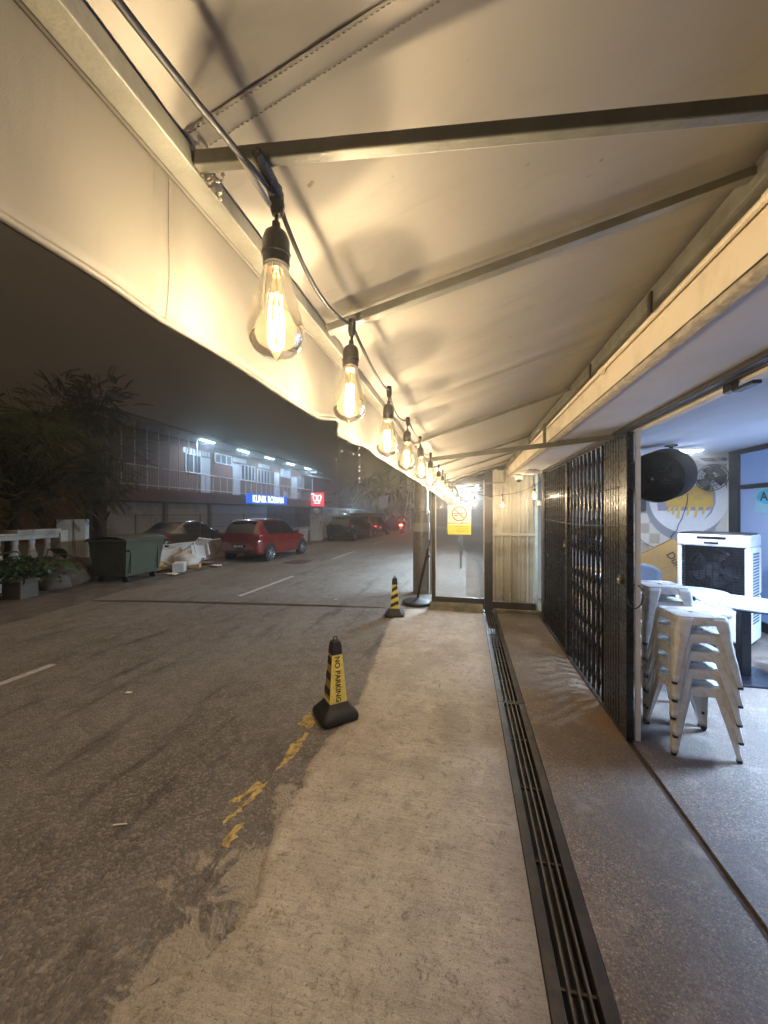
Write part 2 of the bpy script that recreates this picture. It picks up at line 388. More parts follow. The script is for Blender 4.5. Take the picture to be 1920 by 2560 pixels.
# pavement slab with the broken edge
edge_px = [(-1.45,-3.0),(-1.42,-1.0),(-1.36,.3),(-1.25,.85),(-1.17,1.05),(-1.05,1.14),(-.96,1.2),(-.925,1.3),(-.91,1.43),(-.95,1.58),(-.985,1.75),(-1.0,1.95),(-.995,2.1),(-1.015,2.3),(-1.01,2.55),(-.98,2.8),(-.95,3.05),(-.94,3.25),(-.985,3.55),(-1.03,4.0),(-1.08,4.5),(-1.14,5.1),(-1.16,5.5),(-1.12,6.0),(-1.08,6.25)]
ed = []
for (x, y), (x2, y2) in zip(edge_px, edge_px[1:]):
    n = max(2, int((y2-y)/.012))
    for k in range(n):
        q = k/n; yy = y+(y2-y)*q
        ed.append((x+(x2-x)*q+.030*noise.noise(Vector((yy*6, 1.3, 0)))+.022*noise.noise(Vector((yy*19, 5, 0)))+.014*noise.noise(Vector((yy*57, 8, 0))), yy))
ed.append(edge_px[-1])
mb = MB()
cols = [0, .012, .05, .2, .45, .7, 1]
for x, y in ed:
    far = 6.2 if y > 5.9 else None
    for ci, q in enumerate(cols):
        xx = x+(.268-x)*q
        z = [-.05, -.013, -.004, 0, 0, 0, 0][ci]
        if y < 1.15 and ci < 3: z = [-.04, -.022, -.01][ci]
        z += .004*noise.noise(Vector((xx*3, y*3, 0))) if 2 < ci < 6 else 0
        mb.v.append((xx, y, z))
nc = len(cols)
for i in range(len(ed)-1):
    for k in range(nc-1):
        a = i*nc+k; mb.f.append((a, a+1, a+nc+1, a+nc)); mb.m.append(0)
struct(mb.build('pavement', MT['pave'], smooth=60))
# end strip of pavement, ramped up towards the kerb
# walkway (pebble wash) on both sides of the dirt joint
mb = MB().box(.492, 1.128, -3, 6.3, -.2, 0)
struct(mb.build('walkway', MT['wash']))
mb = MB().box(1.168, 4.6, -3, 9.0, -.2, .002)
struct(mb.build('shop_floor', MT['wash']))
mb = MB()
def gapf(a, b):
    y = -3+9.3*b; w = 1.128+.04*a
    return (w, y, -.012-.006*noise.noise(Vector((y*9, a*4, 2))))
mb.grid(2, 200, gapf)
struct(mb.build('floor_joint', MT['gap']))
mb = MB().box(.262, .30, -3, 6.3, -.3, -.012).box(.46, .498, -3, 6.3, -.3, -.012).box(.262, .498, -3, 6.3, -.34, -.26)
struct(mb.build('drain_channel', MT['trench']))
# kerb at the end wall
mb = MB()
def kerbf(a, b):
    x = -.60+.87*a; z = [ -.05, .06, .115, .12, .12][int(round(b*4))]; y = [6.2, 6.24, 6.28, 6.34, 6.7][int(round(b*4))]
    y += .05*(1-a)+.02*noise.noise(Vector((x*6, b*3, 1))); z += .014*noise.noise(Vector((x*8, b*5, 7)))
    return (x, y, z)
mb.grid(40, 4, kerbf)
struct(mb.build('kerb', MT['curb'], smooth=180))
mb = MB().box(.44, 1.22, 6.3, 6.75, -.1, .06)
struct(mb.build('kerb', MT['curb'], bevel=.015))

# drain gratings
def grating(y0, y1, label):
    g = thing('drain_grating', label, 'drain grating', (.38, y0, 0), 0, 'drain gratings along the walkway')
    L = y1-y0
    f = MB().box(-.108, -.060, 0, L, -.022, .003).box(.060, .108, 0, L, -.022, .003)
    f.box(-.0598, .0598, .0, .022, -.022, .0025).box(-.0598, .0598, L-.022, L, -.022, .0025)
    f.build('frame', MT['drain'], g, bevel=.002)
    for x in (-.034, 0, .034):
        MB().box(x-.0045, x+.0045, .0225, L-.0225, -.024, .0005).build('bar', MT['drainbar'], g)
    k = max(2, int(L/.42))
    for i in range(1, k): MB().box(-.0596, .0596, L*i/k-.005, L*i/k+.005, -.04, -.0245).build('cross_rod', MT['drain'], g)
    return g
grating(-2.6, .42, 'dark drain grating nearest the camera at the bottom edge of the photo')
grating(.425, 3.36, 'long dark steel drain grating in the foreground beside the concrete pavement')
grating(3.365, 6.22, 'far dark steel drain grating ending at the steel post of the end wall')

# road markings
def blob_poly(mb, pts, z, jag=.012, m=0):
    P = []
    for i, (x, y) in enumerate(pts):
        x2, y2 = pts[(i+1) % len(pts)]; n = max(2, int(math.hypot(x2-x, y2-y)/.02))
        for k in range(n):
            q = k/n; xx = x+(x2-x)*q; yy = y+(y2-y)*q
            P.append((xx+jag*noise.noise(Vector((xx*40, yy*40, 1))), yy+jag*noise.noise(Vector((xx*40, yy*40, 8)))))
    mb.add([(x, y, zroad(x, y)+z) for x, y in P], [tuple(range(len(P)))], m)
def px_poly(pl, z=-.03): return [tuple(on_z(500+x*740/1544, 1500+y*740/1544, z)[:2]) for x, y in pl]
for pl in ([(368,945),(440,840),(455,790),(550,700),(566,706),(540,760),(490,830),(385,915)],
           [(150,1090),(165,1060),(300,960),(318,975),(260,1020)],
           [(112,1195),(140,1150),(330,965),(356,962),(320,1010),(200,1130)],
           [(103,1290),(120,1262),(190,1190),(222,1182),(195,1230),(150,1308)],
           [(505,660),(540,620),(575,590),(600,640),(575,680)]):
    m_ = MB(); blob_poly(m_, px_poly(pl), .002, .03); struct(m_.build('yellow_road_paint', MT['yellowline']))
for Y0, Y1, X0 in ((1.2,3.25,-4.52),(6.7,9.1,-4.5),(12.7,15.5,-4.75),(19,21.8,-4.8),(26,29,-4.7)):
    m_ = MB(); blob_poly(m_, [(X0-.05,Y0),(X0+.05,Y0),(X0+.05,Y1),(X0-.05,Y1)], .004, .01); struct(m_.build('white_road_dash', MT['whiteline']))
# tar patch seam across the road and a manhole-like dark patch
m_ = MB(); pp = [(-7.2,5.9),(-5.5,6.15),(-3.5,6.28),(-1.5,6.33),(-1.3,6.28),(-3.5,6.21),(-5.5,6.05),(-7.2,5.8)]
blob_poly(m_, pp, .004, .04)
MT['tar'] = M('dark_tar_seam', (.055,.05,.045), .7, 0, .3, 10)
struct(m_.build('tar_seam', MT['tar']))
m_ = MB(); cx, cy = on_z(745, 1405, -.09)[:2]
blob_poly(m_, [(cx+.45*math.cos(a*.4), cy+.6*math.sin(a*.4)) for a in range(16)], .004, .05); struct(m_.build('road_patch', MT['tar']))
# litter on the road
MT['butt'] = M('cigarette_paper', (.7,.66,.58), .8, 0, .1)
b = on_z(299, 2068, -.035); o = MB().tube([(0,0,0),(.062,.024,.0)], .0045, 8).build('cigarette_butt', MT['butt']); o.location = (b.x-.03, b.y-.01, zroad(b.x, b.y)+.0046)
tag(o, 'single white cigarette end lying on the dark road at lower left', 'cigarette end')
for (u, v, lab) in ((322, 1735, 'small white paper scrap on the asphalt left of the near cone'), (830, 1698, 'tiny pale scrap lying on the road beyond the near cone'), (840,1502,'flat pale paper scrap on the road left of the far cone')):
    b = on_z(u, v, -.05); s_ = MB().grid(3, 3, lambda a, q: ((a-.5)*.055, (q-.5)*.035, .012*noise.noise(Vector((a*4+u, q*4, 1)))))
    o = s_.build('paper_scrap', MT['butt'], solid=.001); o.location = (b.x, b.y, zroad(b.x, b.y)+.012); tag(o, lab, 'litter', 'paper scraps on the road')

# =====================================================================  AWNING
FX, FZ = -.36, 2.118            # front edge of canvas
RX, RZ = .66, 2.432             # rear edge of canvas
def canz(x): return FZ+(RZ-FZ)*(x-FX)/(RX-FX)
Y0A, Y1A = -1.6, 6.3
aw = thing('street_awning', 'long cream canvas awning on a grey steel frame over the pavement', 'awning')
def canf(a, b):
    x = FX-.012+(RX-FX+.012)*a; y = Y0A+(Y1A-Y0A)*b
    n = noise.noise(Vector((x*1.3, y*4.5, 0)))*.004+noise.noise(Vector((x*.6+3, y*11, 4)))*.0014
    fold = .005*math.exp(-((y-1.75)/.28)**2)*math.sin(y*34+x*2)
    k = math.sin(math.pi*min(1, max(0, a)))
    return (x, y, canz(x)+.004+(n+fold)*k+.010*k*math.sin(y*2.2+1))
MB().grid(40, 330, canf).build('canvas_roof', MT['canvas'], aw, smooth=180, solid=.002)
def hem(y):
    z = 1.893+.010*noise.noise(Vector((y*1.4, 0, 5)))+.004*noise.noise(Vector((y*6, 0, 2)))
    z += .022*max(0, 1-abs(y-1.02)/.10)-.012*max(0, 1-abs(y-1.20)/.12)
    z -= .01*max(0, min(1, (y-2.2)/3))
    if y > 4.2: z -= .012*(y-4.2)
    return z
def valf(a, b):
    y = Y0A+(Y1A-Y0A)*b; z = 2.112+(hem(y)-2.112)*a
    x = -.3775-.004*a+(.010*noise.noise(Vector((y*3.2, a*1.3, 3)))+.006*noise.noise(Vector((y*9, a*2, 6))))*a
    x += .018*a*math.exp(-((y-1.02)/.05)**2)-.012*a*math.exp(-((y-1.12)/.05)**2)
    return (x, y, z)
MB().grid(10, 420, lambda a, b: valf(b if False else a, b)).build('valance', MT['canvas_valance'], aw, smooth=180, solid=.002)
hb = MB(); hb.tube([Vector(valf(1, i/300))+Vector((.0012,0,.004)) for i in range(301)], .0048, 6)
hb.build('valance_hem', MT['canvas_valance'], aw, smooth=180)
# overlapping seams and stitching
def seam(y, w=.030):
    s_ = MB().grid(30, 2, lambda a, b: (FX+.01+(RX-FX-.02)*a, y+w*(b-.5), canf((.012+FX+.01+(RX-FX-.02)*a-FX)/(RX-FX+.012), (y-Y0A)/(Y1A-Y0A))[2]-.0022))
    st_ = s_
    for k in range(150):
        x = FX+.02+(RX-FX-.04)*k/150
        for dy in (-w*.38, w*.38): st_.box(x, x+.0040, y+dy-.0003, y+dy+.0003, canf((x-FX+.012)/(RX-FX+.012), (y-Y0A)/(Y1A-Y0A))[2]-.0031, canf((x-FX+.012)/(RX-FX+.012), (y-Y0A)/(Y1A-Y0A))[2]-.0021, 1)
    st_.build('canvas_seam', [MT['canvas'], MT['thread']], aw)
for y in (-1.0, .412): seam(y)
for y in (1.72, 3.0, 4.3, 5.5):
    MB().grid(30, 1, lambda a, b: (FX+.01+(RX-FX-.02)*a, y+.006*(b-.5), canf((.012+.01+(RX-FX-.02)*a)/(RX-FX+.012), (y-Y0A)/(Y1A-Y0A))[2]-.0035)).build('canvas_seam', MT['thread'], aw)
for y in (.40, 1.02+.55, 3.2):
    bb = (y-Y0A)/(Y1A-Y0A)
    st_ = MB().grid(2, 12, lambda a, b: Vector(valf(.02+.97*b, bb+(a-.5)*.026/(Y1A-Y0A)))+Vector((.0014, 0, 0)))
    for k in range(40):
        q = valf(.05+.93*k/40, bb+.009/(Y1A-Y0A)); st_.box(q[0]+.0022, q[0]+.003, q[1]-.0004, q[1]+.0004, q[2]-.0018, q[2]+.0018, 1)
    st_.build('valance_seam', [MT['canvas_valance'], MT['thread']], aw)
MB().box(-.374, -.339, Y0A, Y1A, 2.088, 2.1145).build('front_beam', MT['galv'], aw, bevel=.002)
MB().tube([(-.3735, Y0A, 2.0865), (-.3735, Y1A, 2.0865)], .0028, 6).build('edge_cord', MT['canvas_valance'], aw, smooth=180)
MB().box(.618, .66, Y0A, Y1A, 2.362, 2.414).build('rear_beam', MT['galv'], aw, bevel=.002)
for y in (-1.1, .875, 2.45, 3.85, 4.75, 5.6, 6.2):
    MB().bar((-.3385, y, canz(-.3385)-.0195), (.6175, y+(.10 if y == .875 else 0), canz(.6175)-.0225), .028, .020).build('rafter', MT['galv'], aw, bevel=.002)
# level ties below the canvas
MB().bar((-.3385, .412, 2.100), (1.08, .606, 2.118), .015, .019).build('tie_beam', MT['galv'], aw, bevel=.002)
MB().bar((-.3385, 3.2, 2.098), (1.118, 3.2, 2.236), .026, .038).build('tie_beam', MT['galv'], aw, bevel=.002)
MB().bar((.62, 3.2, 2.21), (.62, 3.2, 2.361), .022, .022, (0,1,0)).build('strut', MT['galv'], aw)
MB().bar((-.3385, 6.12, 2.08), (.60, 6.12, 2.12), .02, .022).build('tie_beam', MT['galv'], aw)
MB().bar((.60, 6.12, 2.12), (.60, 6.12, 2.36), .02, .02, (0,1,0)).build('strut', MT['galv'], aw)
MB().bar((-.05, 6.05, 2.02), (.44, 6.3, 1.86), .016, .016).build('brace', MT['galv'], aw)
w_ = MB()
for k in range(26):
    a = random.random(); w_.ball((-.338+.012*random.random(), .418+.036*random.random(), 2.083+.03*a), .0014+.002*random.random(), 6, 4)
w_.build('weld_bead', MT['weld'], aw, smooth=180)
for y in (1.42, 2.05, 3.9, 5.0): MB().box(.611, .6175, y, y+.022, 2.325, 2.40).build('bracket', MT['post'], aw)

# =====================================================================  STRING LIGHTS
BX = -.25; KS = .868
nodes = [(.525,2.142),(.915,2.134),(1.38,2.116),(1.82,2.108),(2.28,2.104),(2.92,2.104),(3.70,2.11),(4.25,2.115),(4.75,2.11),(5.25,2.105),(5.72,2.11),(6.25,2.11),(6.72,2.11)]
nodes = [(y*KS, 1.65+(z-1.65)*KS) for y, z in nodes]
def bx(y): return BX+.009*max(0, y-1)
npt = [Vector((bx(y), y, z)) for y, z in nodes]
cross = [Vector(on_y(1185, 1232, 5.92)), Vector(on_y(1256, 1236, 5.90)), Vector(on_y(1337, 1212, 5.86)), Vector((1.09, 5.80, 2.12))]
end = Vector((bx(6), 6.02, 2.06))
allp = [Vector((-.27, -1.2, 2.12)), Vector((-.262, -.25, 2.06))]+npt+[end]+cross
cord = []
for a, b in zip(allp, allp[1:]):
    L = (b-a).length
    for k in range(10):
        q = k/10; s_ = 4*q*(1-q); p_ = a.lerp(b, q); p_.z -= s_*min(.035, .09*L); p_.x += s_*.010*math.sin(a.y*9); cord.append(p_)
cord.append(allp[-1])
ls = thing('light_string_cord', 'black cord of the bulb string running under the awning front edge', 'cable')
MB().tube(cord, .0036, 8).build('cord', MT['black'], ls, smooth=60)
sh = MB()
J = MB().lathe([(0,.012),(.008,.011),(.009,0),(.0085,-.016),(.0055,-.026),(0,-.027)], 10)
jm = J.build('junction', MT['black'], ls, smooth=50)
jm.location = npt[0]
for p_ in npt[1:]+cross[:3]:
    c_ = jm.copy(); COL.objects.link(c_); c_.location = p_
tp = MB().tube([npt[0]+Vector((.004,-.055,.006)), npt[0]+Vector((.002,-.02,.004)), npt[0], npt[0]+Vector((0,.002,-.012)), npt[0]+Vector((0,.003,-.024))], [.0065,.0090,.0105,.0105,.0075], 10)
tp.build('tape_wrap', MT['tape'], ls, smooth=60)
MB().tube([npt[0]+Vector((-.012,-.07,-.004)), npt[0]+Vector((-.008,-.04,-.012)), npt[0]+Vector((-.004,-.01,-.020))], .0035, 6).build('cable_tie', MT['butt'], ls, smooth=60)

def make_bulb(label):
    t_ = thing('filament_bulb', label, 'light bulb', (0,0,0), 0, 'filament bulbs on the string')
    MB().tube([(0,0,-.018),(.001,0,-.028),(0,0,-.040)], .0028, 8).build('drop_wire', MT['black'], t_, smooth=60)
    MB().lathe([(.0,-.036),(.0055,-.037),(.006,-.046),(.009,-.048),(.0150,-.053),(.0178,-.062),(.0182,-.079),(.0196,-.080),(.0196,-.083),(.0180,-.084),(.0172,-.096),(.015,-.0965),(.0,-.096)], 24).build('socket', MT['socket'], t_, smooth=40)
    MB().lathe([(.0135,-.0966),(.0135,-.103),(.012,-.104),(0,-.104)], 20).build('cap', MT['bulbbase'], t_, smooth=40)
    pr = [(.0150,-.0968),(.0180,-.106),(.0234,-.126),(.0296,-.149),(.0346,-.168),(.0370,-.180),(.0372,-.189),(.0350,-.199),(.0282,-.209),(.0170,-.2155),(.0068,-.2180),(.0038,-.2205),(.0013,-.223),(0,-.2235)]
    MB().lathe(pr, 32).build('glass', MT['bulbglass'], t_, smooth=180)
    f = MB()
    for k in range(6):
        a = k*math.pi/3; r0, r1 = .0078, .0112
        f.tube([(r0*math.cos(a), r0*math.sin(a), -.136), (r1*math.cos(a), r1*math.sin(a), -.190)], .0011, 6)
    f.build('filament', MT['filament'], t_)
    sm = MB().tube([(0,0,-.104),(0,0,-.200)], .0014, 6)
    for k in range(6):
        a = k*math.pi/3
        sm.tube([(0,0,-.130),(.0078*math.cos(a), .0078*math.sin(a), -.136)], .0006, 4); sm.tube([(0,0,-.197),(.0112*math.cos(a), .0112*math.sin(a), -.190)], .0006, 4)
    sm.build('stem', MT['brass'], t_)
    ld = bpy.data.lights.new('bulb_light', 'POINT'); ld.energy = BULB_W; ld.color = BULB_C; ld.shadow_soft_size = .011
    l_ = bpy.data.objects.new('bulb_light', ld); COL.objects.link(l_); l_.parent = t_; l_.location = (0,0,-.165)
    return t_
BULB_W = 5.9; BULB_C = (1.0, .805, .56)
labs = [
 'largest and nearest clear filament bulb, hanging from the taped joint of the cord',
 'second filament bulb from the camera, hanging where the second rafter meets the cord',
 'third filament bulb from the camera along the awning edge',
 'fourth filament bulb from the camera along the awning edge',
 'fifth filament bulb from the camera along the awning edge',
 'sixth filament bulb from the camera, just past the middle of the string',
 'seventh filament bulb from the camera, beside the utility column top',
 'eighth filament bulb from the camera, small and glaring above the glass screen',
 'ninth filament bulb from the camera, glaring near the awning end',
 'tenth filament bulb from the camera, glaring near the awning end',
 'eleventh filament bulb from the camera, one of the far glaring cluster',
 'twelfth filament bulb from the camera, one of the far glaring cluster',
 'last filament bulb of the awning edge before the cord turns right',
 'filament bulb hanging in front of the clear screen right of the no smoking notice',
 'filament bulb hanging in front of the middle of the corrugated sheet wall',
 'rightmost filament bulb, hanging by the mint post beside the folding gate']
b0 = make_bulb(labs[0]); b0.location = npt[0]
for k, p_ in enumerate(npt[1:]+cross[:3], 1):
    c_ = copy_tree(b0); c_.location = p_; c_['label'] = labs[k]
    c_.rotation_euler = (random.uniform(-.05,.05), random.uniform(-.05,.05), random.uniform(0,6))
# two smaller drops on the cross string read a little shorter
for o in SC.objects:
    if o.name.startswith('filament_bulb') and o.location.x > -.1: o.scale = (1,1,1)
# =====================================================================  END WALL
YE = 6.4
gs = thing('glass_screen', 'tall clear plastic screen in a dark steel frame across the pavement end', 'screen', (0, YE, 0))
MB().box(-.575, -.513, -.03, .03, .10, 2.10).build('post', MT['post'], gs, bevel=.003)
MB().box(-.5125, .2975, -.025, .025, .12, .205).build('bottom_rail', MT['post'], gs, bevel=.003)
MB().box(-.5125, .2975, -.02, .02, 2.19, 2.24).build('top_rail', MT['post'], gs, bevel=.003)
MB().grid(10, 14, lambda a, b: (-.5125+.81*a, .006*math.sin(a*5)*math.sin(b*9), .206+1.98*b)).build('clear_sheet', MT['clear'], gs, smooth=180)
MB().box(-.5125, -.500, -.012, -.008, .21, 2.18).box(.285, .297, -.012, -.008, .21, 2.18).build('sheet_strip', MT['pvc'], gs)
sp = thing('steel_post', 'dark square steel post between the clear screen and the corrugated sheets', 'post', (0, YE, 0))
MB().box(.300, .366, -.045, .045, -.02, 2.31).build('column', MT['post'], sp, bevel=.003)
MB().box(.3665, .432, -.028, .045, -.02, 2.31).build('side_channel', MT['post'], sp, bevel=.003)
MB().box(.288, .445, -.055, .055, -.02, -.0).build('foot_plate', MT['post'], sp)
# no smoking notice
ns = thing('no_smoking_notice', 'yellow no smoking notice stuck on the clear plastic screen', 'notice', (-.111, YE-.016, 1.517))
W, H2 = .388, .494
MB().box(-W/2, W/2, -.002, .002, -.085, H2/2).build('upper_board', MT['signwhite'], ns)
MB().box(-W/2, W/2, -.002, .002, -H2/2, -.0855).build('lower_band', MT['signyellow'], ns)
FY = Matrix.Rotation(R(90), 4, 'X')
ring = MB()
for k in range(48):
    a0, a1 = 2*math.pi*k/48, 2*math.pi*(k+1)/48
    ring.add([(r*math.cos(a), -.0036, .103+r*math.sin(a)) for r, a in ((.108,a0),(.108,a1),(.128,a1),(.128,a0))], [(0,1,2,3)])
ring.bar((-.078,-.0045,.181), (.078,-.0045,.025), .018, .001, (0,1,0))
ring.build('prohibition_ring', MT['signred'], ns)
cg = MB().box(-.092, -.015, -.0036, -.003, .098, .112).box(.012, .068, -.0036, -.003, .098, .112).box(-.092, -.015, -.0036, -.003, .068, .082).box(.012, .045, -.0036, -.003, .068, .082)
cg.tube([(.05,-.004,.118),(.062,-.004,.135),(.045,-.004,.150),(.03,-.004,.155),(.028,-.004,.172)], .0022, 5).tube([(.066,-.004,.118),(.08,-.004,.132),(.086,-.004,.118)], .0018, 5)
cg.build('cigarette_symbol', MT['ink'], ns)
text('DILARANG MEROKOK', .040, Matrix.Translation((0,-.0035,-.058)) @ FY, MT['ink'], ns, 'lettering', .0004, .0006, .93)
dl = MB()
for r_, (x0, x1) in enumerate(((-.07,.175),(-.04,.15),(-.055,.165),(-.045,.155))):
    z = -.112-.028*r_-(.006 if r_ > 1 else 0); x = x0
    while x < x1-.01:
        w = random.uniform(.02,.045); dl.box(x, min(x+w, x1), -.0034, -.0026, z-.004, z+.004); x += w+.008
dl.build('small_print', MT['ink2'], ns)
# corrugated sheets
cf = thing('corrugated_fence', 'stained cream corrugated sheets closing the walkway end', 'fence', (0, YE, 0))
def corr(z0, z1, nm, y):
    prof = []
    x = .433
    while x < 1.085:
        prof += [(x, 0), (x+.003, -.030), (x+.024, -.030), (x+.027, 0), (x+.030,.004), (x+.058, 0), (x+.060,-.010), (x+.068,-.010), (x+.070,0), (x+.092, 0), (x+.094,-.010), (x+.102,-.010), (x+.104,0)]; x += .132
    prof = [q for q in prof if q[0] <= 1.088]
    m_ = MB(); n = len(prof); k = 6
    for j in range(k+1):
        for (x, yy) in prof: m_.v.append((x, y+yy+.003*math.sin(j*1.3+x*4), z0+(z1-z0)*j/k))
    for j in range(k):
        for i in range(n-1): m_.f.append((j*n+i, j*n+i+1, (j+1)*n+i+1, (j+1)*n+i)); m_.m.append(0)
    return m_.build(nm, MT['corr'], cf, solid=.0015)
corr(.17, 1.262, 'lower_sheet', 0); corr(1.292, 2.30, 'upper_sheet', .006)
MB().box(.434, 1.09, -.036, -.0225, 1.255, 1.298).build('mid_rail', MT['corr'], cf, bevel=.004)
MB().box(.434, 1.10, -.05, .03, .06, .168).build('bottom_rail', MT['post'], cf, bevel=.004)
MB().box(.434, 1.10, -.03, .03, 2.302, 2.34).build('top_rail', MT['corr'], cf)
mp = thing('mint_post', 'flaking mint green post at the corner beside the corrugated sheets', 'post', (0, YE, 0))
MB().box(1.092, 1.135, -.03, .03, .0, 2.26).build('upright', MT['mint'], mp, bevel=.003)
MB().box(1.10, 1.24, -.13, -.035, 1.755, 1.83).build('bracket', MT['mint'], mp, bevel=.004)
lp = thing('corner_post', 'dark steel corner post where the folding gate ends', 'post', (0, 5.98, 0))
MB().box(1.13, 1.19, -.05, .10, 0, 2.25).build('upright', MT['post'], lp, bevel=.003)
MB().box(1.125, 1.195, -.055, .105, 0, .012).build('foot_plate', MT['post'], lp)
# security camera on the soffit end
sc = thing('security_camera', 'round white security camera with black face above the corrugated sheets', 'camera', (.80, 6.05, 2.17))
MB().lathe([(0,.06),(.062,.06),(.066,.045),(.06,.0),(.05,-.02)], 24, (0,0,-.01)).build('base', MT['white'], sc, smooth=40)
MB().ball((0,-.012,-.018), .045, 18, 12).build('dome', MT['black'], sc, smooth=180)
cl_ = thing('soffit_lamp', 'unlit round white lamp flush under the soffit near the end wall', 'lamp', (.87, 5.55, 2.213))
MB().lathe([(.13,.012),(.13,-.006),(.118,-.022),(.09,-.034),(.04,-.040),(0,-.041)], 28).build('diffuser', MT['white'], cl_, smooth=50)
MB().lathe([(.138,.014),(.140,-.008),(.131,-.010)], 28).build('rim', MT['cream'], cl_, smooth=50)

# utility column and clutter by the screen
uc = thing('utility_column', 'thick weathered steel column behind the awning end by the road', 'column', (-.905, 7.65, -.03))
MB().lathe([(.172,0),(.170,.8),(.170,1.60),(.178,1.605),(.182,1.66),(.168,1.70),(.150,1.705),(.146,4.2)], 28).build('shaft', MT['polecon'], uc, smooth=40)
MB().lathe([(.176,1.28),(.178,1.29),(.178,1.45),(.176,1.46)], 28).build('steel_band', MT['conduit'], uc, smooth=40)
MB().tube([(.215,-.05,0),(.215,-.05,4.2)], .032, 12).build('conduit', MT['conduit'], uc, smooth=60)
st = thing('sign_stand', 'leaning black pole on a round rubber base beside the column', 'stand', (-.86, 6.68, -.015))
MB().lathe([(0,.0),(.255,.0),(.275,.02),(.27,.055),(.23,.075),(.12,.085),(.05,.11),(.03,.112),(0,.112)], 28).build('base', MT['black'], st, smooth=50)
MB().tube([(0,0,.08),(.10,-.05,.55),(.21,-.1,1.02)], .024, 10).build('pole', MT['black'], st, smooth=60)
MB().tube([(.20,-.10,1.0),(.215,-.14,1.06),(.235,-.13,1.13),(.21,-.1,1.17)], .014, 8).tube([(.14,-.07,.78),(.20,-.09,.86),(.24,-.10,.90)], .016, 8).build('hook', MT['black'], st, smooth=60)

# traffic cones
def cone(loc, rz, label, nopark):
    k_ = thing('traffic_cone', label, 'traffic cone', loc, rz, 'black and yellow traffic cones')
    b_ = MB()
    rings = [(.152,0,.045),(.157,.02,.05),(.150,.045,.05),(.120,.075,.035),(.086,.108,.012),(.077,.125,.006),(.073,.128,.006)]
    def rr(hw, c, z):
        P = []
        for sx, sy, a0 in ((1,-1,-90),(1,1,0),(-1,1,90),(-1,-1,180)):
            for j in range(5):
                a = R(a0+90*j/4); P.append((sx*(hw-c)+c*math.cos(a), sy*(hw-c)+c*math.sin(a), z))
        return P
    def loft(mb, rg, cap=True):
        o = len(mb.v); n = 20
        for hw, z, c in rg: mb.v += rr(hw, c, z)
        for i in range(len(rg)-1):
            for j in range(n): mb.f.append((o+i*n+j, o+i*n+(j+1)%n, o+(i+1)*n+(j+1)%n, o+(i+1)*n+j)); mb.m.append(0)
        if cap: mb.f.append(tuple(o+(len(rg)-1)*n+j for j in range(n))); mb.m.append(0)
    loft(b_, rings); b_.build('base', MT['black'], k_, smooth=35)
    hw = lambda z: .073-(z-.128)*(.073-.042)/(.505-.128)
    s_ = MB(); loft(s_, [(hw(.128),.128,.006),(hw(.505),.505,.006)], False); s_.build('sleeve', MT['coneyellow'], k_, smooth=35)
    t_ = MB(); loft(t_, [(.045,.502,.006),(.040,.575,.006),(.032,.60,.006),(.02,.606,.006)]); t_.build('cap', MT['black'], k_, smooth=35)
    MB().tube([(-.016,0,.603),(-.016,0,.622),(-.008,0,.635),(.008,0,.635),(.016,0,.622),(.016,0,.603)], .005, 8).build('handle', MT['black'], k_, smooth=60)
    sl = (.073-.042)/(.505-.128); nrm = math.atan(sl)
    def face(f):   # matrix of a cone face: x along width, y up the face, z outwards ; f = 0 front(-y) 1 right(+x) 2 back 3 left
        up = Vector((0, math.sin(nrm), math.cos(nrm))); out = Vector((0, -math.cos(nrm), math.sin(nrm)))
        Mx = frame((0, -hw(.128), .128), (1,0,0), up, out)
        return Matrix.Rotation(R(90*f), 4, 'Z') @ Mx
    Ls = .377/math.cos(nrm)
    wd = lambda y: hw(.128+y*math.cos(nrm))
    ed_ = MB()
    for f in range(4):
        Mx = face(f)
        for s in (-1, 1):
            ed_.add([Mx @ Vector((s*(wd(0)-.0005), .002, .0008)), Mx @ Vector((s*(wd(0)-.009), .002, .0008)), Mx @ Vector((s*(wd(Ls)-.007), Ls-.002, .0008)), Mx @ Vector((s*(wd(Ls)-.0005), Ls-.002, .0008))], [(0,1,2,3) if s < 0 else (3,2,1,0)])
    ed_.build('reflective_edge', MT['conebright'], k_)
    if nopark:
        for f in (0, 2):
            text('NO PARKING', .0585, face(f) @ Matrix.Translation((-.002, Ls/2-.005, .0015)) @ Matrix.Rotation(R(-90), 4, 'Z'), MT['ink'], k_, 'lettering', .0003, .0012, 1.0)
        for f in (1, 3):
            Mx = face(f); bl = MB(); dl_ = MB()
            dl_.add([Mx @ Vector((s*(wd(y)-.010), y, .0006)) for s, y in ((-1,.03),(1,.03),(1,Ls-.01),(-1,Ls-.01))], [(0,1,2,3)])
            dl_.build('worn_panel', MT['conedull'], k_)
            for y0 in (.055, .175, .295):
                y1 = y0+.058
                MB().add([Mx @ Vector((s*(wd(y)-.004), y, .0018)) for s, y in ((-1,y0),(1,y0),(1,y1),(-1,y1))], [(0,1,2,3)]).build('black_block', MT['ink'], k_)
    else:
        for f in range(4):
            Mx = face(f); bl = MB()
            for y0 in (.015, .135, .255):
                bl = MB()
                ya, yb = y0, y0+.055
                bl.add([Mx @ Vector((-(wd(ya)-.004), ya, .0018)), Mx @ Vector((wd(ya+.05)-.004, ya+.055, .0018)), Mx @ Vector((wd(yb+.05)-.004, yb+.055, .0018)), Mx @ Vector((-(wd(yb)-.004), yb, .0018))], [(0,1,2,3)])
                bl.build('diagonal_stripe', MT['ink'], k_)
    return k_
c1 = on_z(836, 1790, 0)
cone((c1.x, c1.y+.02, .002), R(41), 'nearer yellow cone reading NO PARKING beside the broken pavement edge', True)
c2 = on_z(987, 1536, 0)
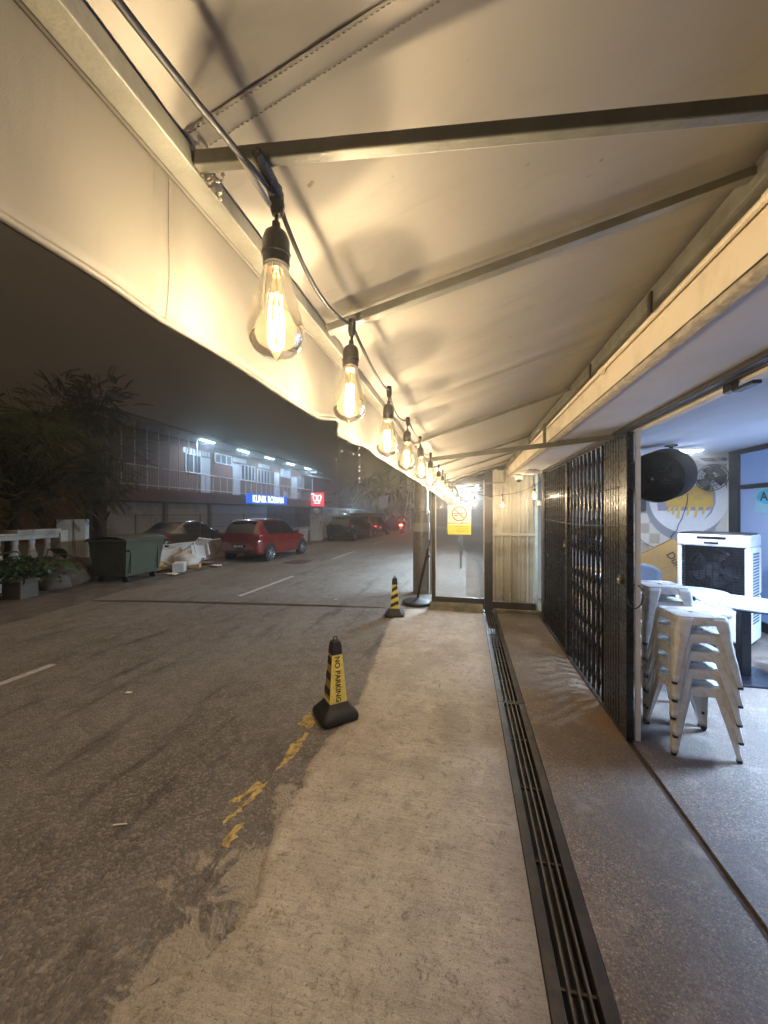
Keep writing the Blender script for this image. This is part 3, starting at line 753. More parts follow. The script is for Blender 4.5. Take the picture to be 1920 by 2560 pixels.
cone((c2.x, c2.y, -.012), R(8), 'farther cone with diagonal black stripes by the column', False)

# =====================================================================  SHOPHOUSE FRONT
sh_ = thing('shophouse', 'shop front with cream fascia, grey soffit and open folding gate bay', 'shophouse')
Y0, Y1 = -2.0, 6.38
CS = .117
def ceilz(x): return 2.255+CS*(x-1.22)
MB().box(.6645, .75, Y0, Y1-.02, 2.236, 2.62).build('fascia', MT['cream'], sh_)
MB().tube([(.648, Y0, 2.343), (.648, 2.1, 2.345), (.648, 6.3, 2.340)], .0095, 10).build('conduit', MT['pvc'], sh_, smooth=60)
for y in (.95, 2.0, 3.4, 4.8):
    MB().tube([(.648, y-.028, 2.344), (.648, y+.028, 2.344)], .0125, 10).box(.655, .6643, y-.012, y+.012, 2.325, 2.352).build('pipe_clip', MT['pvc'], sh_, smooth=40)
MB().box(.6655, .74, Y0, Y1-.02, 2.228, 2.2355).build('groove_strip', MT['post'], sh_)
def pl(a, b):
    y = Y0+(Y1-Y0)*a; k = [(.663, 2.2275), (.660, 2.216), (.668, 2.208), (.70, 2.2075)][int(round(b*3))]
    return (k[0]+.0025*noise.noise(Vector((y*14, b*3, 0))), y, k[1]+.003*noise.noise(Vector((y*22, b*3, 5))))
MB().grid(420, 3, pl).build('plaster_lip', MT['plaster'], sh_, smooth=60)
MB().add([(.69, Y0, 2.214), (1.13, Y0, 2.272), (1.13, Y1, 2.272), (.69, Y1, 2.214), (.69, Y0, 2.30), (1.13, Y0, 2.30), (1.13, Y1, 2.30), (.69, Y1, 2.30)], [(0,1,2,3),(7,6,5,4),(0,4,5,1),(1,5,6,2),(2,6,7,3),(3,7,4,0)]).build('soffit', MT['soffit'], sh_)
MB().box(1.118, 1.178, Y0, 5.97, 2.248, 2.270).build('header_rail', MT['gateflat'], sh_, bevel=.003)
MB().box(1.122, 1.126, Y0, 5.97, 2.241, 2.2475).box(1.170, 1.174, Y0, 5.97, 2.241, 2.2475).build('rail_lip', MT['gateflat'], sh_)
MB().box(1.1305, 1.215, Y0, Y1, 2.274, 2.60).build('slab_edge', MT['cream'], sh_)
MB().box(1.2155, 1.27, Y0, 9.0, 2.236, 2.62).build('lintel', MT['cream'], sh_)
MB().add([(1.271, Y0, ceilz(1.27)+.012), (4.3, Y0, ceilz(4.3)), (4.3, 9, ceilz(4.3)), (1.271, 9, ceilz(1.27)+.012), (1.271, Y0, ceilz(1.27)+.15), (4.3, Y0, ceilz(4.3)+.1), (4.3, 9, ceilz(4.3)+.1), (1.271, 9, ceilz(1.27)+.15)], [(0,1,2,3),(7,6,5,4),(0,4,5,1),(1,5,6,2),(2,6,7,3),(3,7,4,0)]).build('ceiling', MT['ceil'], sh_)
MB().box(1.188, 1.224, 2.985, 3.0, .003, 2.254).build('door_jamb', MT['white'], sh_, bevel=.003)
# small black clamp on the header at the right
ck = thing('door_closer', 'dark metal catch fixed under the header at the right edge', 'catch', (1.20, 2.02, 2.254))
MB().box(-.018, .012, -.03, .03, -.05, 0).build('body', MT['gate'], ck, bevel=.003)
MB().box(-.02, .016, -.16, -.035, -.062, -.045).build('arm', MT['darkblue'], ck, bevel=.003)

# folding gate
fg = thing('folding_gate', 'black concertina folding gate, half drawn, with stacked bars at the near end', 'gate', (1.148, 0, 0))
def stile_mesh(name='stile'):
    s_ = MB().box(-.009, .009, -.0225, -.0105, .028, 2.222).box(-.009, .009, .0105, .0225, .028, 2.222)
    z = .05
    while z < 2.22:
        s_.box(-.004, .004, -.0112, .0112, z-.02, z+.02); z += .272
    return s_.build(name, MT['gate'], fg, bevel=.002, seg=1)
st0 = stile_mesh(); ysr = [3.50+.1235*i for i in range(9)]; ysl = [4.70+.1135*i for i in range(10)]
st0.location = (0, ysr[0], 0)
for y in ysr[1:]+ysl:
    c_ = st0.copy(); COL.objects.link(c_); c_.location = (0, y, 0)
def lattice(ys, name):
    l_ = MB()
    for z0, z1 in ((.06,.50),(.50,.94),(.94,1.38),(1.38,1.80),(1.80,2.20)):
        for i in range(len(ys)-1):
            for a, b, xo in ((ys[i], ys[i+1], .0105), (ys[i+1], ys[i], .0135)):
                l_.bar((xo, a, z0+.02), (xo, b, z1-.02), .0024, .018, (0,1,0))
    l_.build(name, MT['gate'], fg)
lattice([3.44]+ysr+[4.60], 'lattice'); lattice([4.60]+ysl+[5.84], 'lattice')
for i in range(7):
    y = 3.10+.053*i
    MB().box(-.017, .017, y-.021, y+.021, .026, 2.224).build('stacked_stile', MT['gate'], fg, bevel=.006, seg=2)
MB().box(-.024, .024, 2.965, 3.072, .014, 2.226).build('lock_post', MT['gate'], fg, bevel=.004)
MB().box(-.021, .021, 3.472-.0, 3.474, .03, 2.22).build('edge_strip', MT['gate'], fg)
MB().box(-.021, .021, 4.585, 4.625, .02, 2.224).box(-.021, .021, 4.632, 4.668, .02, 2.224).build('meeting_stile', MT['gate'], fg, bevel=.004)
MB().box(-.02, .02, 5.84, 5.89, .02, 2.224).build('end_stile', MT['gate'], fg, bevel=.004)
for z in (1.53, 1.83):
    b_ = MB(); pts = []
    for k in range(140):
        y = 3.03+2.84*k/139; pts.append((-.020-.003*math.sin(k*1.7), y, z+.012*math.sin(y*2.2+z)+.0025*math.sin(k*2.1)))
    b_.tube(pts, .0042, 5).build('chain', MT['black'], fg, smooth=60)
MB().box(-.022, .022, 2.97, 5.89, .003, .012).build('floor_track', MT['drain'], fg)
for y, z, lab in ((3.06, 1.17, 'brass padlock hanging on the near lock post of the folding gate'), (4.62, 1.30, 'small padlock hanging on the meeting bars of the folding gate')):
    p_ = thing('padlock', lab, 'padlock', (1.112, y, z), 0, 'padlocks on the folding gate')
    MB().box(-.008, .008, -.021, .021, -.055, -.018).build('body', MT['brass'], p_, bevel=.004)
    MB().tube([(0,-.014,-.018),(0,-.014,.005),(0,-.008,.015),(0,.008,.015),(0,.014,.005),(0,.014,-.018)], .0035, 8).build('shackle', MT['chrome'], p_, smooth=60)
ln = thing('cable_lock', 'black cable loop hanging round the near edge of the folding gate', 'cable lock', (1.163, 2.99, 1.05))
MB().tube([(.01+.045*math.cos(a*.4), -.04+.055*math.sin(a*.4), .075*math.sin(a*.4+.6)) for a in range(16)], .0045, 7).build('loop', MT['black'], ln, smooth=60)
# =====================================================================  INSIDE THE SHOP BAY
GX = 4.0; CY = 6.74                      # corner of the glazed wall and the mural wall
wdir = Vector((-math.cos(R(16)), math.sin(R(16)), 0)); wn = Vector((-math.sin(R(16)), -math.cos(R(16)), 0))
corner = Vector((GX, CY, 0))
pw = thing('partition_wall', 'pale partition wall behind the stools carrying the breakfast mural', 'wall')
P0 = corner; P1 = corner+wdir*2.95
def wallbox(mb, a, b, z0, z1, d0, d1, m=0):
    q = [P0+wdir*a+wn*d0, P0+wdir*b+wn*d0, P0+wdir*b+wn*d1, P0+wdir*a+wn*d1]
    mb.add([(p.x, p.y, z0) for p in q]+[(p.x, p.y, z1) for p in q], [(3,2,1,0),(4,5,6,7),(0,1,5,4),(1,2,6,5),(2,3,7,6),(3,0,4,7)], m)
mb = MB(); wallbox(mb, 0, 2.95, .003, 2.60, -.10, 0); mb.build('wall_panel', MT['wall'], pw)
mb = MB(); wallbox(mb, .0, 1.32, 2.40, 2.445, .001, .022); wallbox(mb, .0, .05, .8, 2.3995, .001, .022); mb.build('trim', MT['white'], pw)
# mural : layered flat shapes a few mm proud of one another
mu = {}
for k, c in dict(sand=(.46,.42,.36), pale=(.68,.66,.62), plate=(.80,.82,.86), rim=(.30,.32,.36), inner=(.74,.78,.86), shade=(.34,.32,.42), yolk=(.74,.46,.08), crumb=(.62,.40,.10), drip=(.80,.56,.12), brown=(.14,.11,.11)).items(): mu[k] = M('mural_'+k, c, .55, 0, .05, 5)
ml = thing('wall_mural', 'printed wall mural of a plate with dripping yellow food over beige check tiles', 'mural')
def mp_(u, v, off):   # photo reading projected on the wall plane, then lifted by off
    a = _d(u, v); p = Vector((0,0,CAM_H)); d = Vector(a); t = (P0-p).dot(wn)/d.dot(wn); q = p+d*t
    return q+wn*off
def shape(mb, pts, off, m): mb.add([mp_(u, v, off) for u, v in pts], [tuple(range(len(pts)))], m)
z3 = lambda x, y: (1580+x*340/1635, 1100+y*340/1635)
mlm = [mu[k] for k in ('pale','sand','rim','plate','inner','shade','yolk','drip','brown','crumb')]
mb = MB()
wallbox(mb, .051, 1.32, .8, 2.399, .0012, .004, 0)
# check tiles
for r_ in range(9):
    for c_ in range(9):
        if (r_+c_) % 2 == 0:
            a0 = 1.318-c_*.142; a1 = a0-.140
            if a1 < .055: continue
            zt = 2.30-r_*.168
            q = [P0+wdir*a+wn*.0052 for a in (a0, a1)]
            mb.add([(q[0].x,q[0].y,zt-.166),(q[1].x,q[1].y,zt-.166),(q[1].x,q[1].y,zt),(q[0].x,q[0].y,zt)], [(0,1,2,3)], 1)
ell = lambda cx, cy, rx, ry, n=56: [z3(cx+rx*math.cos(2*math.pi*k/n), cy-ry*math.sin(2*math.pi*k/n)) for k in range(n)]
shape(mb, [z3(*p) for p in ((800,215),(1140,210),(1140,600),(1000,420),(880,260))], .0075, 8)
shape(mb, [z3(*p) for p in ((980,215),(1050,200),(1140,300),(1140,420))], .0095, 1)
shape(mb, ell(640, 745, 478, 470), .009+.002, 2)
shape(mb, ell(680, 700, 478, 420), .0135, 3)
shape(mb, ell(690, 720, 315, 250), .0160, 4)
shape(mb, [z3(*p) for p in ((960,540),(1000,640),(1000,760),(950,880),(860,960),(930,860),(965,760))], .0185, 5)
shape(mb, [z3(*p) for p in ((300,760),(400,700),(960,790),(920,845),(310,848))], .0188, 5)
shape(mb, [z3(*p) for p in ((405,560),(960,545),(970,800),(880,808),(620,800),(405,792))], .0215, 6)
for k in range(5): shape(mb, [z3(405+k*112, 600+(k%2)*60), z3(500+k*112, 600+(k%2)*60), z3(500+k*112, 660+(k%2)*60), z3(405+k*112, 660+(k%2)*60)], .0235, 9)
for x, L in ((440,870),(490,895),(545,945),(665,905),(755,930),(850,890)):
    shape(mb, [z3(x+8,800), z3(x+44,800), z3(x+20,L-30), z3(x+14,L-6), z3(x-2,L), z3(x-16,L-8), z3(x-14,L-34)], .0250, 7)
mb.build('print', mlm, ml)
# glazed wall with black frame
gw = thing('shop_window', 'black framed window wall with hazy blue glass given an added glow at the right', 'window')
zc = ceilz(GX)
MB().box(GX-.04, GX+.04, CY-.21, CY-.003, .003, zc-.004).build('corner_post', MT['darkblue'], gw, bevel=.004)
MB().box(GX-.04, GX+.04, -1.5, CY-.2105, zc-.075, zc-.006).build('top_bar', MT['darkblue'], gw)
MB().box(GX-.035, GX+.035, -1.5, CY-.2105, 1.985, 2.05).build('transom_bar', MT['darkblue'], gw)
MB().box(GX-.035, GX+.035, -1.5, CY-.2105, .003, .14).build('bottom_bar', MT['darkblue'], gw)
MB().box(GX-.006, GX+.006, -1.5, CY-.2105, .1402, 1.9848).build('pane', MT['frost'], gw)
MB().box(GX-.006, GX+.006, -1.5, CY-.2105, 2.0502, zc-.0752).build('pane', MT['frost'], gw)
po = thing('blue_poster', 'bright blue poster with a bold dark letter A cut by the photo edge', 'poster', (GX-.013, 6.24, 1.80))
MT['pblue'] = M('poster_light_blue', (.30,.62,.85), .4, 0, .12, 3); MT['pcyan'] = M('poster_cyan', (.05,.50,.85), .4, 0, .15, 5)
MB().box(-.002, .002, -.75, 0, -.17, .19).build('sheet', MT['pblue'], po)
MB().add([(-.0035, -.30+.26*math.cos(a*.2618)*(1+.06*math.sin(a*5)), .06+.11*math.sin(a*.2618)) for a in range(24)], [tuple(range(24))]).build('splash', MT['pcyan'], po)
text('A', .17, Matrix.Translation((-.005, -.17, .06)) @ frame((0,0,0), (0,-1,0), (0,0,1), (-1,0,0)), MT['ink'], po, 'lettering', .0005, .004, 1.1)

# ceiling lamp
lx, ly = 2.50, 4.98
cl2 = thing('ceiling_panel_lamp', 'lit white panel lamp on the shop ceiling above the black fan', 'ceiling lamp', (lx, ly, ceilz(lx)-.014))
MB().box(-.16, .16, -.09, .09, -.03, .0).build('housing', MT['white'], cl2, bevel=.006)
MB().box(-.14, .14, -.075, .075, -.036, -.0305).build('diffuser', MT['led'], cl2)
MB().box(-.36, -.18, -.05, .04, -.035, .0).build('driver_box', MT['cream'], cl2, bevel=.004)
cl3 = thing('ceiling_panel_lamp', 'added unseen panel lamp on the shop ceiling outside the right edge of the photo', 'ceiling lamp', (3.45, 3.6, ceilz(3.45)-.014))  # out-of-view lamp added to light the bay blue from the right
MB().box(-.30, .30, -.30, .30, -.03, .0).build('housing', MT['white'], cl3, bevel=.006)
MB().box(-.27, .27, -.27, .27, -.036, -.0305).build('diffuser', MT['led'], cl3)
def area(par, loc, sx, sy, w, col, rot=(0,0,0)):
    ld = bpy.data.lights.new('lamp_light', 'AREA'); ld.shape = 'RECTANGLE'; ld.size = sx; ld.size_y = sy; ld.energy = w; ld.color = col
    o = bpy.data.objects.new('lamp_light', ld); COL.objects.link(o); o.parent = par; o.location = loc; o.rotation_euler = rot; return o
area(cl2, (0,0,-.045), .26, .14, 21, (.78,.88,1.0))
area(cl3, (0,0,-.045), .5, .5, 140, (.40,.62,1.0)).data.spread = R(112)

# drum fan hung from the ceiling
fp = Vector((1.99, 4.40, 2.03)); ax = Vector((-.70, -.62, -.22)).normalized()
df = thing('drum_fan', 'big black drum fan hung high in front of the mural', 'fan', fp)
MB().lathe([(.262,-.02),(.268,0),(.268,.02),(.262,.055),(.258,.06)], 36, -ax*.12, ax).lathe([(.252,-.10),(.258,-.115),(.262,-.10),(.262,.10),(.256,.11),(.252,.10),(.252,-.10)], 36, (0,0,0), ax).build('drum', MT['fanblack'], df, smooth=40)
g = MB(); a_ = ax.orthogonal().normalized(); b_ = ax.cross(a_)
for rr_ in (.05,.065,.08,.095,.11,.125,.14,.155,.17,.185,.20,.215,.23,.245,.256):
    dep = .11+.075*math.sqrt(max(0, 1-(rr_/.27)**2))
    g.tube([ax*dep+(a_*math.cos(t)+b_*math.sin(t))*rr_ for t in [2*math.pi*k/40 for k in range(41)]], .0032, 4)
for k in range(44):
    t = 2*math.pi*k/44; e = a_*math.cos(t)+b_*math.sin(t); e2 = a_*math.cos(t+.35)+b_*math.sin(t+.35)
    g.tube([ax*.185+e*.045, ax*.172+(e*.6+e2*.4).normalized()*.14, ax*.145+(e*.4+e2*.6).normalized()*.21, ax*.11+e2*.258], .003, 4)
g.build('guard', MT['fanblack'], df, smooth=60)
MB().lathe([(0,.195),(.012,.195),(.016,.19),(.017,.18),(0,.178)], 20, (0,0,0), ax).build('hub_badge', MT['chrome'], df, smooth=40)
bl = MB()
for k in range(3):
    t = 2*math.pi*k/3
    def bf(a, q, t=t):
        r_ = .05+.185*a; w = (q-.5)*(.9-.2*a); tw = (q-.5)*.10
        return ax*(.02+tw)+(a_*math.cos(t+w)+b_*math.sin(t+w))*r_
    bl.grid(6, 6, bf)
bl.lathe([(0,.06),(.05,.05),(.055,.0),(.055,-.06),(0,-.065)], 20, (0,0,0), ax)
bl.build('blades', MT['darkblue'], df, smooth=60, solid=.004)
MB().lathe([(.253,-.099),(.22,-.135),(.12,-.15),(.10,-.15)], 36, (0,0,0), ax).build('rear_cover', MT['fanblack'], df, smooth=40)
MT['motorgrey'] = M('motor_grey', (.10,.105,.115), .35, .4, .1)
MB().lathe([(.10,-.10),(.115,-.12),(.115,-.22),(.08,-.25),(0,-.255)], 24, (0,0,0), ax).build('motor', MT['motorgrey'], df, smooth=40)
back = -ax*.19
MB().tube([back, back+Vector((.02,.02,.06)), Vector((back.x+.02, back.y+.02, ceilz(fp.x+back.x)-fp.z-.002))], .018, 10).build('bracket', MT['fanblack'], df, smooth=60)
MB().lathe([(0,0),(.06,0),(.06,-.012),(0,-.013)], 16, (back.x+.02, back.y+.02, ceilz(fp.x+back.x)-fp.z+.006)).build('ceiling_plate', MT['fanblack'], df, smooth=40)
# small wall fan behind
wf = mp_(*z3(890, 470), .0)
sf = thing('wall_fan', 'small wire cage wall fan half hidden behind the drum fan', 'fan', wf)
ax2 = (wn+Vector((.1,0,-.25))).normalized(); a2 = ax2.orthogonal().normalized(); b2 = ax2.cross(a2); cc = wn*.30
g = MB()
for rr_, dep in ((.06,.05),(.11,.045),(.16,.03),(.20,.0),(.16,-.06),(.10,-.075)):
    g.tube([cc+ax2*dep+(a2*math.cos(t)+b2*math.sin(t))*rr_ for t in [2*math.pi*k/32 for k in range(33)]], .003 if rr_ < .2 else .006, 5)
for k in range(20):
    t = 2*math.pi*k/20; e = a2*math.cos(t)+b2*math.sin(t)
    g.tube([cc+ax2*.052+e*.04, cc+ax2*.045+e*.12, cc+e*.2, cc-ax2*.075+e*.08], .0018, 4)
g.build('cage', MT['fanblack'], sf, smooth=60)
MB().lathe([(0,-.02),(.05,-.03),(.055,-.10),(.03,-.13),(0,-.135)], 16, cc, ax2).build('motor', MT['fanblack'], sf, smooth=40)
MB().tube([cc-ax2*.11, cc-ax2*.14+Vector((0,0,-.05)), wn*.03+Vector((0,0,-.10))], .018, 8).build('bracket', MT['fanblack'], sf, smooth=60)
MB().obox(wn*.016+Vector((0,0,-.10)), wdir*.04, wn*.015, Vector((0,0,.07))).build('wall_plate', MT['fanblack'], sf, bevel=.004)
bl = MB()
for k in range(3):
    t = 2*math.pi*k/3
    bl.grid(4, 4, lambda a, q: cc+ax2*(-.01+(q-.5)*.05)+(a2*math.cos(t+(q-.5)*1.1)+b2*math.sin(t+(q-.5)*1.1))*(.03+.15*a))
bl.build('blades', MT['darkblue'], sf, smooth=60, solid=.003)
fc = thing('fan_cord', 'thin black cord dangling from the fan across the mural', 'cord')
pts = [mp_(*z3(x, y), .06) for x, y in ((660,640),(655,740),(620,850),(590,940),(545,1020),(530,1080),(470,1140),(440,1220),(380,1265),(260,1285),(180,1255),(110,1205),(70,1150))]
MB().tube(pts, .0055, 6).build('wire', MT['black'], fc, smooth=60)
sq = mp_(*z3(104, 660), .0)
ws = thing('wall_speaker', 'tall narrow black speaker box on the wall left of the drum fan', 'speaker', sq)
c_ = wn*.07; MB().obox(c_, wdir*.062, wn*.055, Vector((0,0,.265))).build('cabinet', MT['black'], ws, bevel=.008)
MB().obox(wn*.128, wdir*.052, wn*.003, Vector((0,0,.245))).build('grille', MT['tape'], ws)
MB().obox(wn*.008, wdir*.03, wn*.008, Vector((0,0,.1))).build('bracket', MT['black'], ws)

# carton leaning behind the cooler
MT['plastic_tape'] = M('packing_tape', (.48,.33,.16), .3, 0, .05)
MT['card'] = M('brown_cardboard', (.52,.33,.13), .85, 0, .08, 5, .05, 30)
tk = thing('cardboard_carton', 'large brown carton tilted on its corner behind the air cooler', 'carton', (3.18, 6.72, .62), R(-14))
ca, sa = math.cos(R(57)), math.sin(R(57)); tx = Vector((ca, 0, -sa)); tu = Vector((sa, 0, ca))
MB().obox((0,0,0), tx*.50, (0,.08,0), tu*.36).build('box', MT['card'], tk, bevel=.008)
MB().obox((0,-.0812,0), tx*.499, (0,.0008,0), tu*.03).build('packing_tape', MT['plastic_tape'], tk)
text('Dunlo', .15, frame(tx*-.16+tu*.17+Vector((0,-.0815,0)), tx, tu, (0,-1,0)), MT['ink'], tk, 'lettering', .0004, .002)
# industrial air cooler
ac = thing('air_cooler', 'white industrial air cooler with a dark fan grille behind the tables', 'air cooler', (3.18, 5.60, .003), R(-43))
MT['acwhite'] = M('cooler_white_plastic', (.74,.76,.80), .4, 0, .03)
w, dp, hh = .352, .28, 1.385
MB().box(-w, w, -dp, dp, .06, .62).build('tank', MT['acwhite'], ac, bevel=.03)
fr = MB().box(-w, -w+.05, -dp, dp, .622, hh-.17).box(w-.05, w, -dp, dp, .622, hh-.17).box(-w, w, -dp, dp, hh-.168, hh-.02).box(-w+.0505, w-.0505, dp-.05, dp, .622, hh-.1685)
fr.build('housing', MT['acwhite'], ac, bevel=.02)
MB().box(-w+.02, w-.02, -dp+.02, dp-.04, hh-.021, hh).build('top_panel', MT['darkblue'], ac, bevel=.01)
MB().box(-.14, .14, -dp-.006, -dp+.02, hh-.075, hh-.045).build('control_panel', MT['darkblue'], ac, bevel=.004)
MB().box(-.07, .07, -dp-.005, -dp+.01, hh-.135, hh-.112).build('badge', MT['darkblue'], ac)
MB().box(-w+.051, w-.051, -dp+.14, -dp+.15, .623, hh-.169).build('fan_chamber', MT['darkblue'], ac)
MB().lathe([(.235,.0),(.245,.04),(.225,.06),(.215,.03)], 36, (0,-dp+.115,.92), (0,-1,0)).build('fan_shroud', MT['black'], ac, smooth=40)
bl = MB()
for k in range(5):
    t = 2*math.pi*k/5
    bl.grid(4, 4, lambda a, q: (( .06+.2*a)*math.cos(t+(q-.5)*.8), -dp+.08+(q-.5)*.05, .93+(.06+.2*a)*math.sin(t+(q-.5)*.8)))
bl.lathe([(0,.05),(.09,.045),(.1,.0)], 20, (0,-dp+.11,.92), (0,-1,0)); bl.build('fan_blades', MT['motorgrey'], ac, smooth=60, solid=.004)
lv = MB()
for k in range(17):
    z = .645+k*.034; lv.box(-w+.051, w-.051, -dp+.012, -dp+.03, z, z+.006)
for k in range(9):
    x = -.26+k*.065; lv.box(x-.003, x+.003, -dp+.046, -dp+.06, .63, hh-.175)
lv.build('grille_louvres', MT['black'], ac)
for s in (1, -1):
    vg = MB()
    for i in range(6):
        for j in range(24): vg.box(s*(w+.0005), s*(w+.003), -.13+i*.052-.018, -.13+i*.052+.018, .30+j*.036, .30+j*.036+.022)
    vg.build('side_vent', MT['motorgrey'], ac)
for sx_ in (-1, 1):
    for sy_ in (-1, 1): MB().lathe([(0,-.012),(.03,-.012),(.03,.012),(0,.012)], 14, (sx_*.27, sy_*.2, .03), (1,0,0)).build('castor', MT['black'], ac, smooth=40)
# tables
MT['marble'] = M('pale_marble_top', (.44,.50,.58), .25, 0, .18, 4)
def table(c, r, z, label, bz):
    t_ = thing('round_table', label, 'table', (c[0], c[1], .003), 0, 'round pedestal tables')
    MB().lathe([(0,z-.028),(r-.02,z-.028),(r,z-.02),(r,z-.006),(r-.006,z),(0,z)], 48).build('tabletop', MT['marble'], t_, smooth=40)
    MB().lathe([(r-.03,z-.036),(r-.004,z-.034),(r-.002,z-.0285),(r-.03,z-.0285)], 48).build('edge_band', MT['darkblue'], t_, smooth=40)
    MB().box(-.043, .043, -.043, .043, .022, z-.045).build('pedestal', MT['darkblue'], t_, bevel=.006)
    MB().box(-.16, .16, -.16, .16, z-.045, z-.0365).build('spider_plate', MT['darkblue'], t_)
    b_ = MB(); b_.box(-.27, .27, -.27, .27, 0, .021); b_.build('base_plate', MT['darkblue'], t_, bevel=.008)
    return t_
table((2.71, 4.39), .37, .75, 'round marble topped pedestal table nearest the gate opening', 0)
table((2.70, 5.16), .31, .70, 'smaller round marble table standing right in front of the air cooler', 0)
sd = thing('side_table', 'small square white table under the crumpled clear plastic', 'table', (2.13, 4.02, .003), R(6))
MB().box(-.17, .17, -.17, .17, .715, .74).build('top', MT['white'], sd, bevel=.004)
for sx_ in (-1, 1):
    for sy_ in (-1, 1): MB().box(sx_*.15-.014, sx_*.15+.014, sy_*.15-.014, sy_*.15+.014, 0, .7145).build('leg', MT['white'], sd)
cr = MB().grid(26, 26, lambda a, b: ((a-.5)*.36, (b-.5)*.30, .012+.05*abs(noise.noise(Vector((a*5, b*5, 2))))+.035*abs(noise.noise(Vector((a*11, b*11, 5))))+.05*max(0, .5-math.hypot(a-.5, b-.5)))).build('crumpled_plastic', MT['wrap'], smooth=30)
cr.location = (2.15, 4.0, .745); tag(cr, 'crumpled clear plastic wrap on the little white table', 'plastic wrap')
# grey chair and wooden chair
MT['greyseat'] = M('grey_plastic_seat', (.045,.05,.06), .5, 0, .06)
MT['beech'] = M('pale_beech', (.55,.40,.24), .5, 0, .15, 12)
gc = thing('grey_chair', 'grey plastic chair whose rounded back shows above the rear stools', 'chair', (1.83, 4.86, .003), R(200))
MB().grid(10, 8, lambda a, b: (-.24+.48*a, .20+.05*b-.04*math.sin(math.pi*a)+.0*b, .62+(.45-.10*abs(2*a-1)**3)*b)).build('backrest', MT['greyseat'], gc, smooth=180, solid=.02)
MB().grid(8, 8, lambda a, b: (-.22+.44*a, -.22+.42*b, .46-.02*math.sin(math.pi*a)*math.sin(math.pi*b))).build('seat', MT['greyseat'], gc, smooth=180, solid=.02)
for sx_ in (-1, 1):
    for sy_ in (-1, 1): MB().tube([(sx_*.17, sy_*.16, .45), (sx_*.21, sy_*.21, .0)], .014, 8).build('leg', MT['black'], gc, smooth=60)
MB().tube([(-.15,.19,.46),(-.15,.21,.66)], .013, 8).tube([(.15,.19,.46),(.15,.21,.66)], .013, 8).build('back_support', MT['black'], gc, smooth=60)
wc = thing('wooden_chair', 'pale wooden chair tucked behind the round table at the right', 'chair', (3.24, 4.36, .003), R(-25))
for sx_ in (-1, 1):
    MB().tube([(sx_*.19,-.2,.44),(sx_*.2,-.23,0)], [.016,.012], 8).build('leg', MT['beech'], wc, smooth=60)
    MB().tube([(sx_*.19,.2,.80),(sx_*.19,.19,.44),(sx_*.2,.24,0)], [.013,.016,.012], 8).build('leg', MT['beech'], wc, smooth=60)
    MB().tube([(sx_*.196,-.215,.24),(sx_*.196,.215,.24)], .010, 8).build('stretcher', MT['beech'], wc, smooth=60)
MB().tube([(-.196,-.215,.32),(.196,-.215,.32)], .010, 8).build('stretcher', MT['beech'], wc, smooth=60)
MB().box(-.21,.21,-.22,.22,.441,.468).build('seat', MT['beech'], wc, bevel=.01)
MB().grid(8, 3, lambda a, b: (-.2+.4*a, .2+.03*math.sin(math.pi*a), .66+.14*b)).build('backrest', MT['beech'], wc, smooth=180, solid=.012)

# stools
def stool(label, group):
    s_ = thing('metal_stool', label, 'stool', (0,0,0), 0, group)
    hs, H = .152, .455
    def ring(hw, c, z, n=5):
        P = []
        for sx_, sy_, a0 in ((1,-1,-90),(1,1,0),(-1,1,90),(-1,-1,180)):
            for j in range(n):
                a = R(a0+90*j/(n-1)); P.append((sx_*(hw-c)+c*math.cos(a), sy_*(hw-c)+c*math.sin(a), z))
        return P
    m_ = MB(); rs = [ring(.016,.002,H-.0025), ring(hs-.016,.028,H-.0025), ring(hs-.010,.032,H), ring(hs-.003,.034,H-.003), ring(hs,.034,H-.010), ring(hs+.003,.034,H-.050), ring(hs+.005,.034,H-.058), ring(hs+.003,.034,H-.058)]
    for q in rs: m_.v += q
    n = 20
    for i in range(len(rs)-1):
        for j in range(n): m_.f.append((i*n+j, i*n+(j+1)%n, (i+1)*n+(j+1)%n, (i+1)*n+j)); m_.m.append(0)
    m_.build('seat', MT['stool'], s_, smooth=35)
    for sx_ in (-1, 1):
        for sy_ in (-1, 1):
            # L-shaped pressed leg, wide at the top, tapering to the foot and splaying outwards
            def lf(a, b, sx_=sx_, sy_=sy_):
                z = (H-.012)*(1-b)+.018*b
                off = (hs+.0015)+.047*b
                wl = .050*(1-b)**1.2+.022
                cor = .024*(1-b)+.010*b
                # path: from one wing end round the corner to the other wing end
                if a < .4: q = a/.4; x, y = off-cor-wl*(1-q), off
                elif a <= .6:
                    t = (a-.4)/.2*math.pi/2; x, y = off-cor+cor*math.sin(t), off-cor+cor*math.cos(t)
                else: q = (a-.6)/.4; x, y = off, off-cor-wl*q
                rib = -.005*math.exp(-((a-.5)/.07)**2)*(1 if .22 < b < .62 else 0)
                return (sx_*(x+rib), sy_*(y+rib), z)
            lg = MB().grid(20, 14, lf).build('leg', MT['stool'], s_, smooth=45, solid=.0022)
            fx = sx_*(hs+.036); fy = sy_*(hs+.036)
            MB().obox((fx, fy, .010), (sx_*.013,0,0), (0,sy_*.013,0), (0,0,.0095)).build('foot', MT['black'], lg, bevel=.003)
    # rails between the legs leave an open slot below the seat
    rl = MB()
    for f in range(4):
        Mr = Matrix.Rotation(R(90*f), 4, 'Z')
        o = len(rl.v)
    return s_
lab1 = ['bottom stool of the front stack, standing on the floor', 'second stool from the bottom of the front stack', 'middle stool of the front stack of five', 'fourth stool up in the front stack', 'top white metal stool of the front stack']
lab2 = ['bottom stool of the rear stack, half behind the gate post', 'second stool from the bottom of the rear stack', 'third stool from the bottom of the rear stack', 'fourth stool from the bottom of the rear stack', 'fifth stool from the bottom of the rear stack', 'top white metal stool of the rear stack by the gate post']
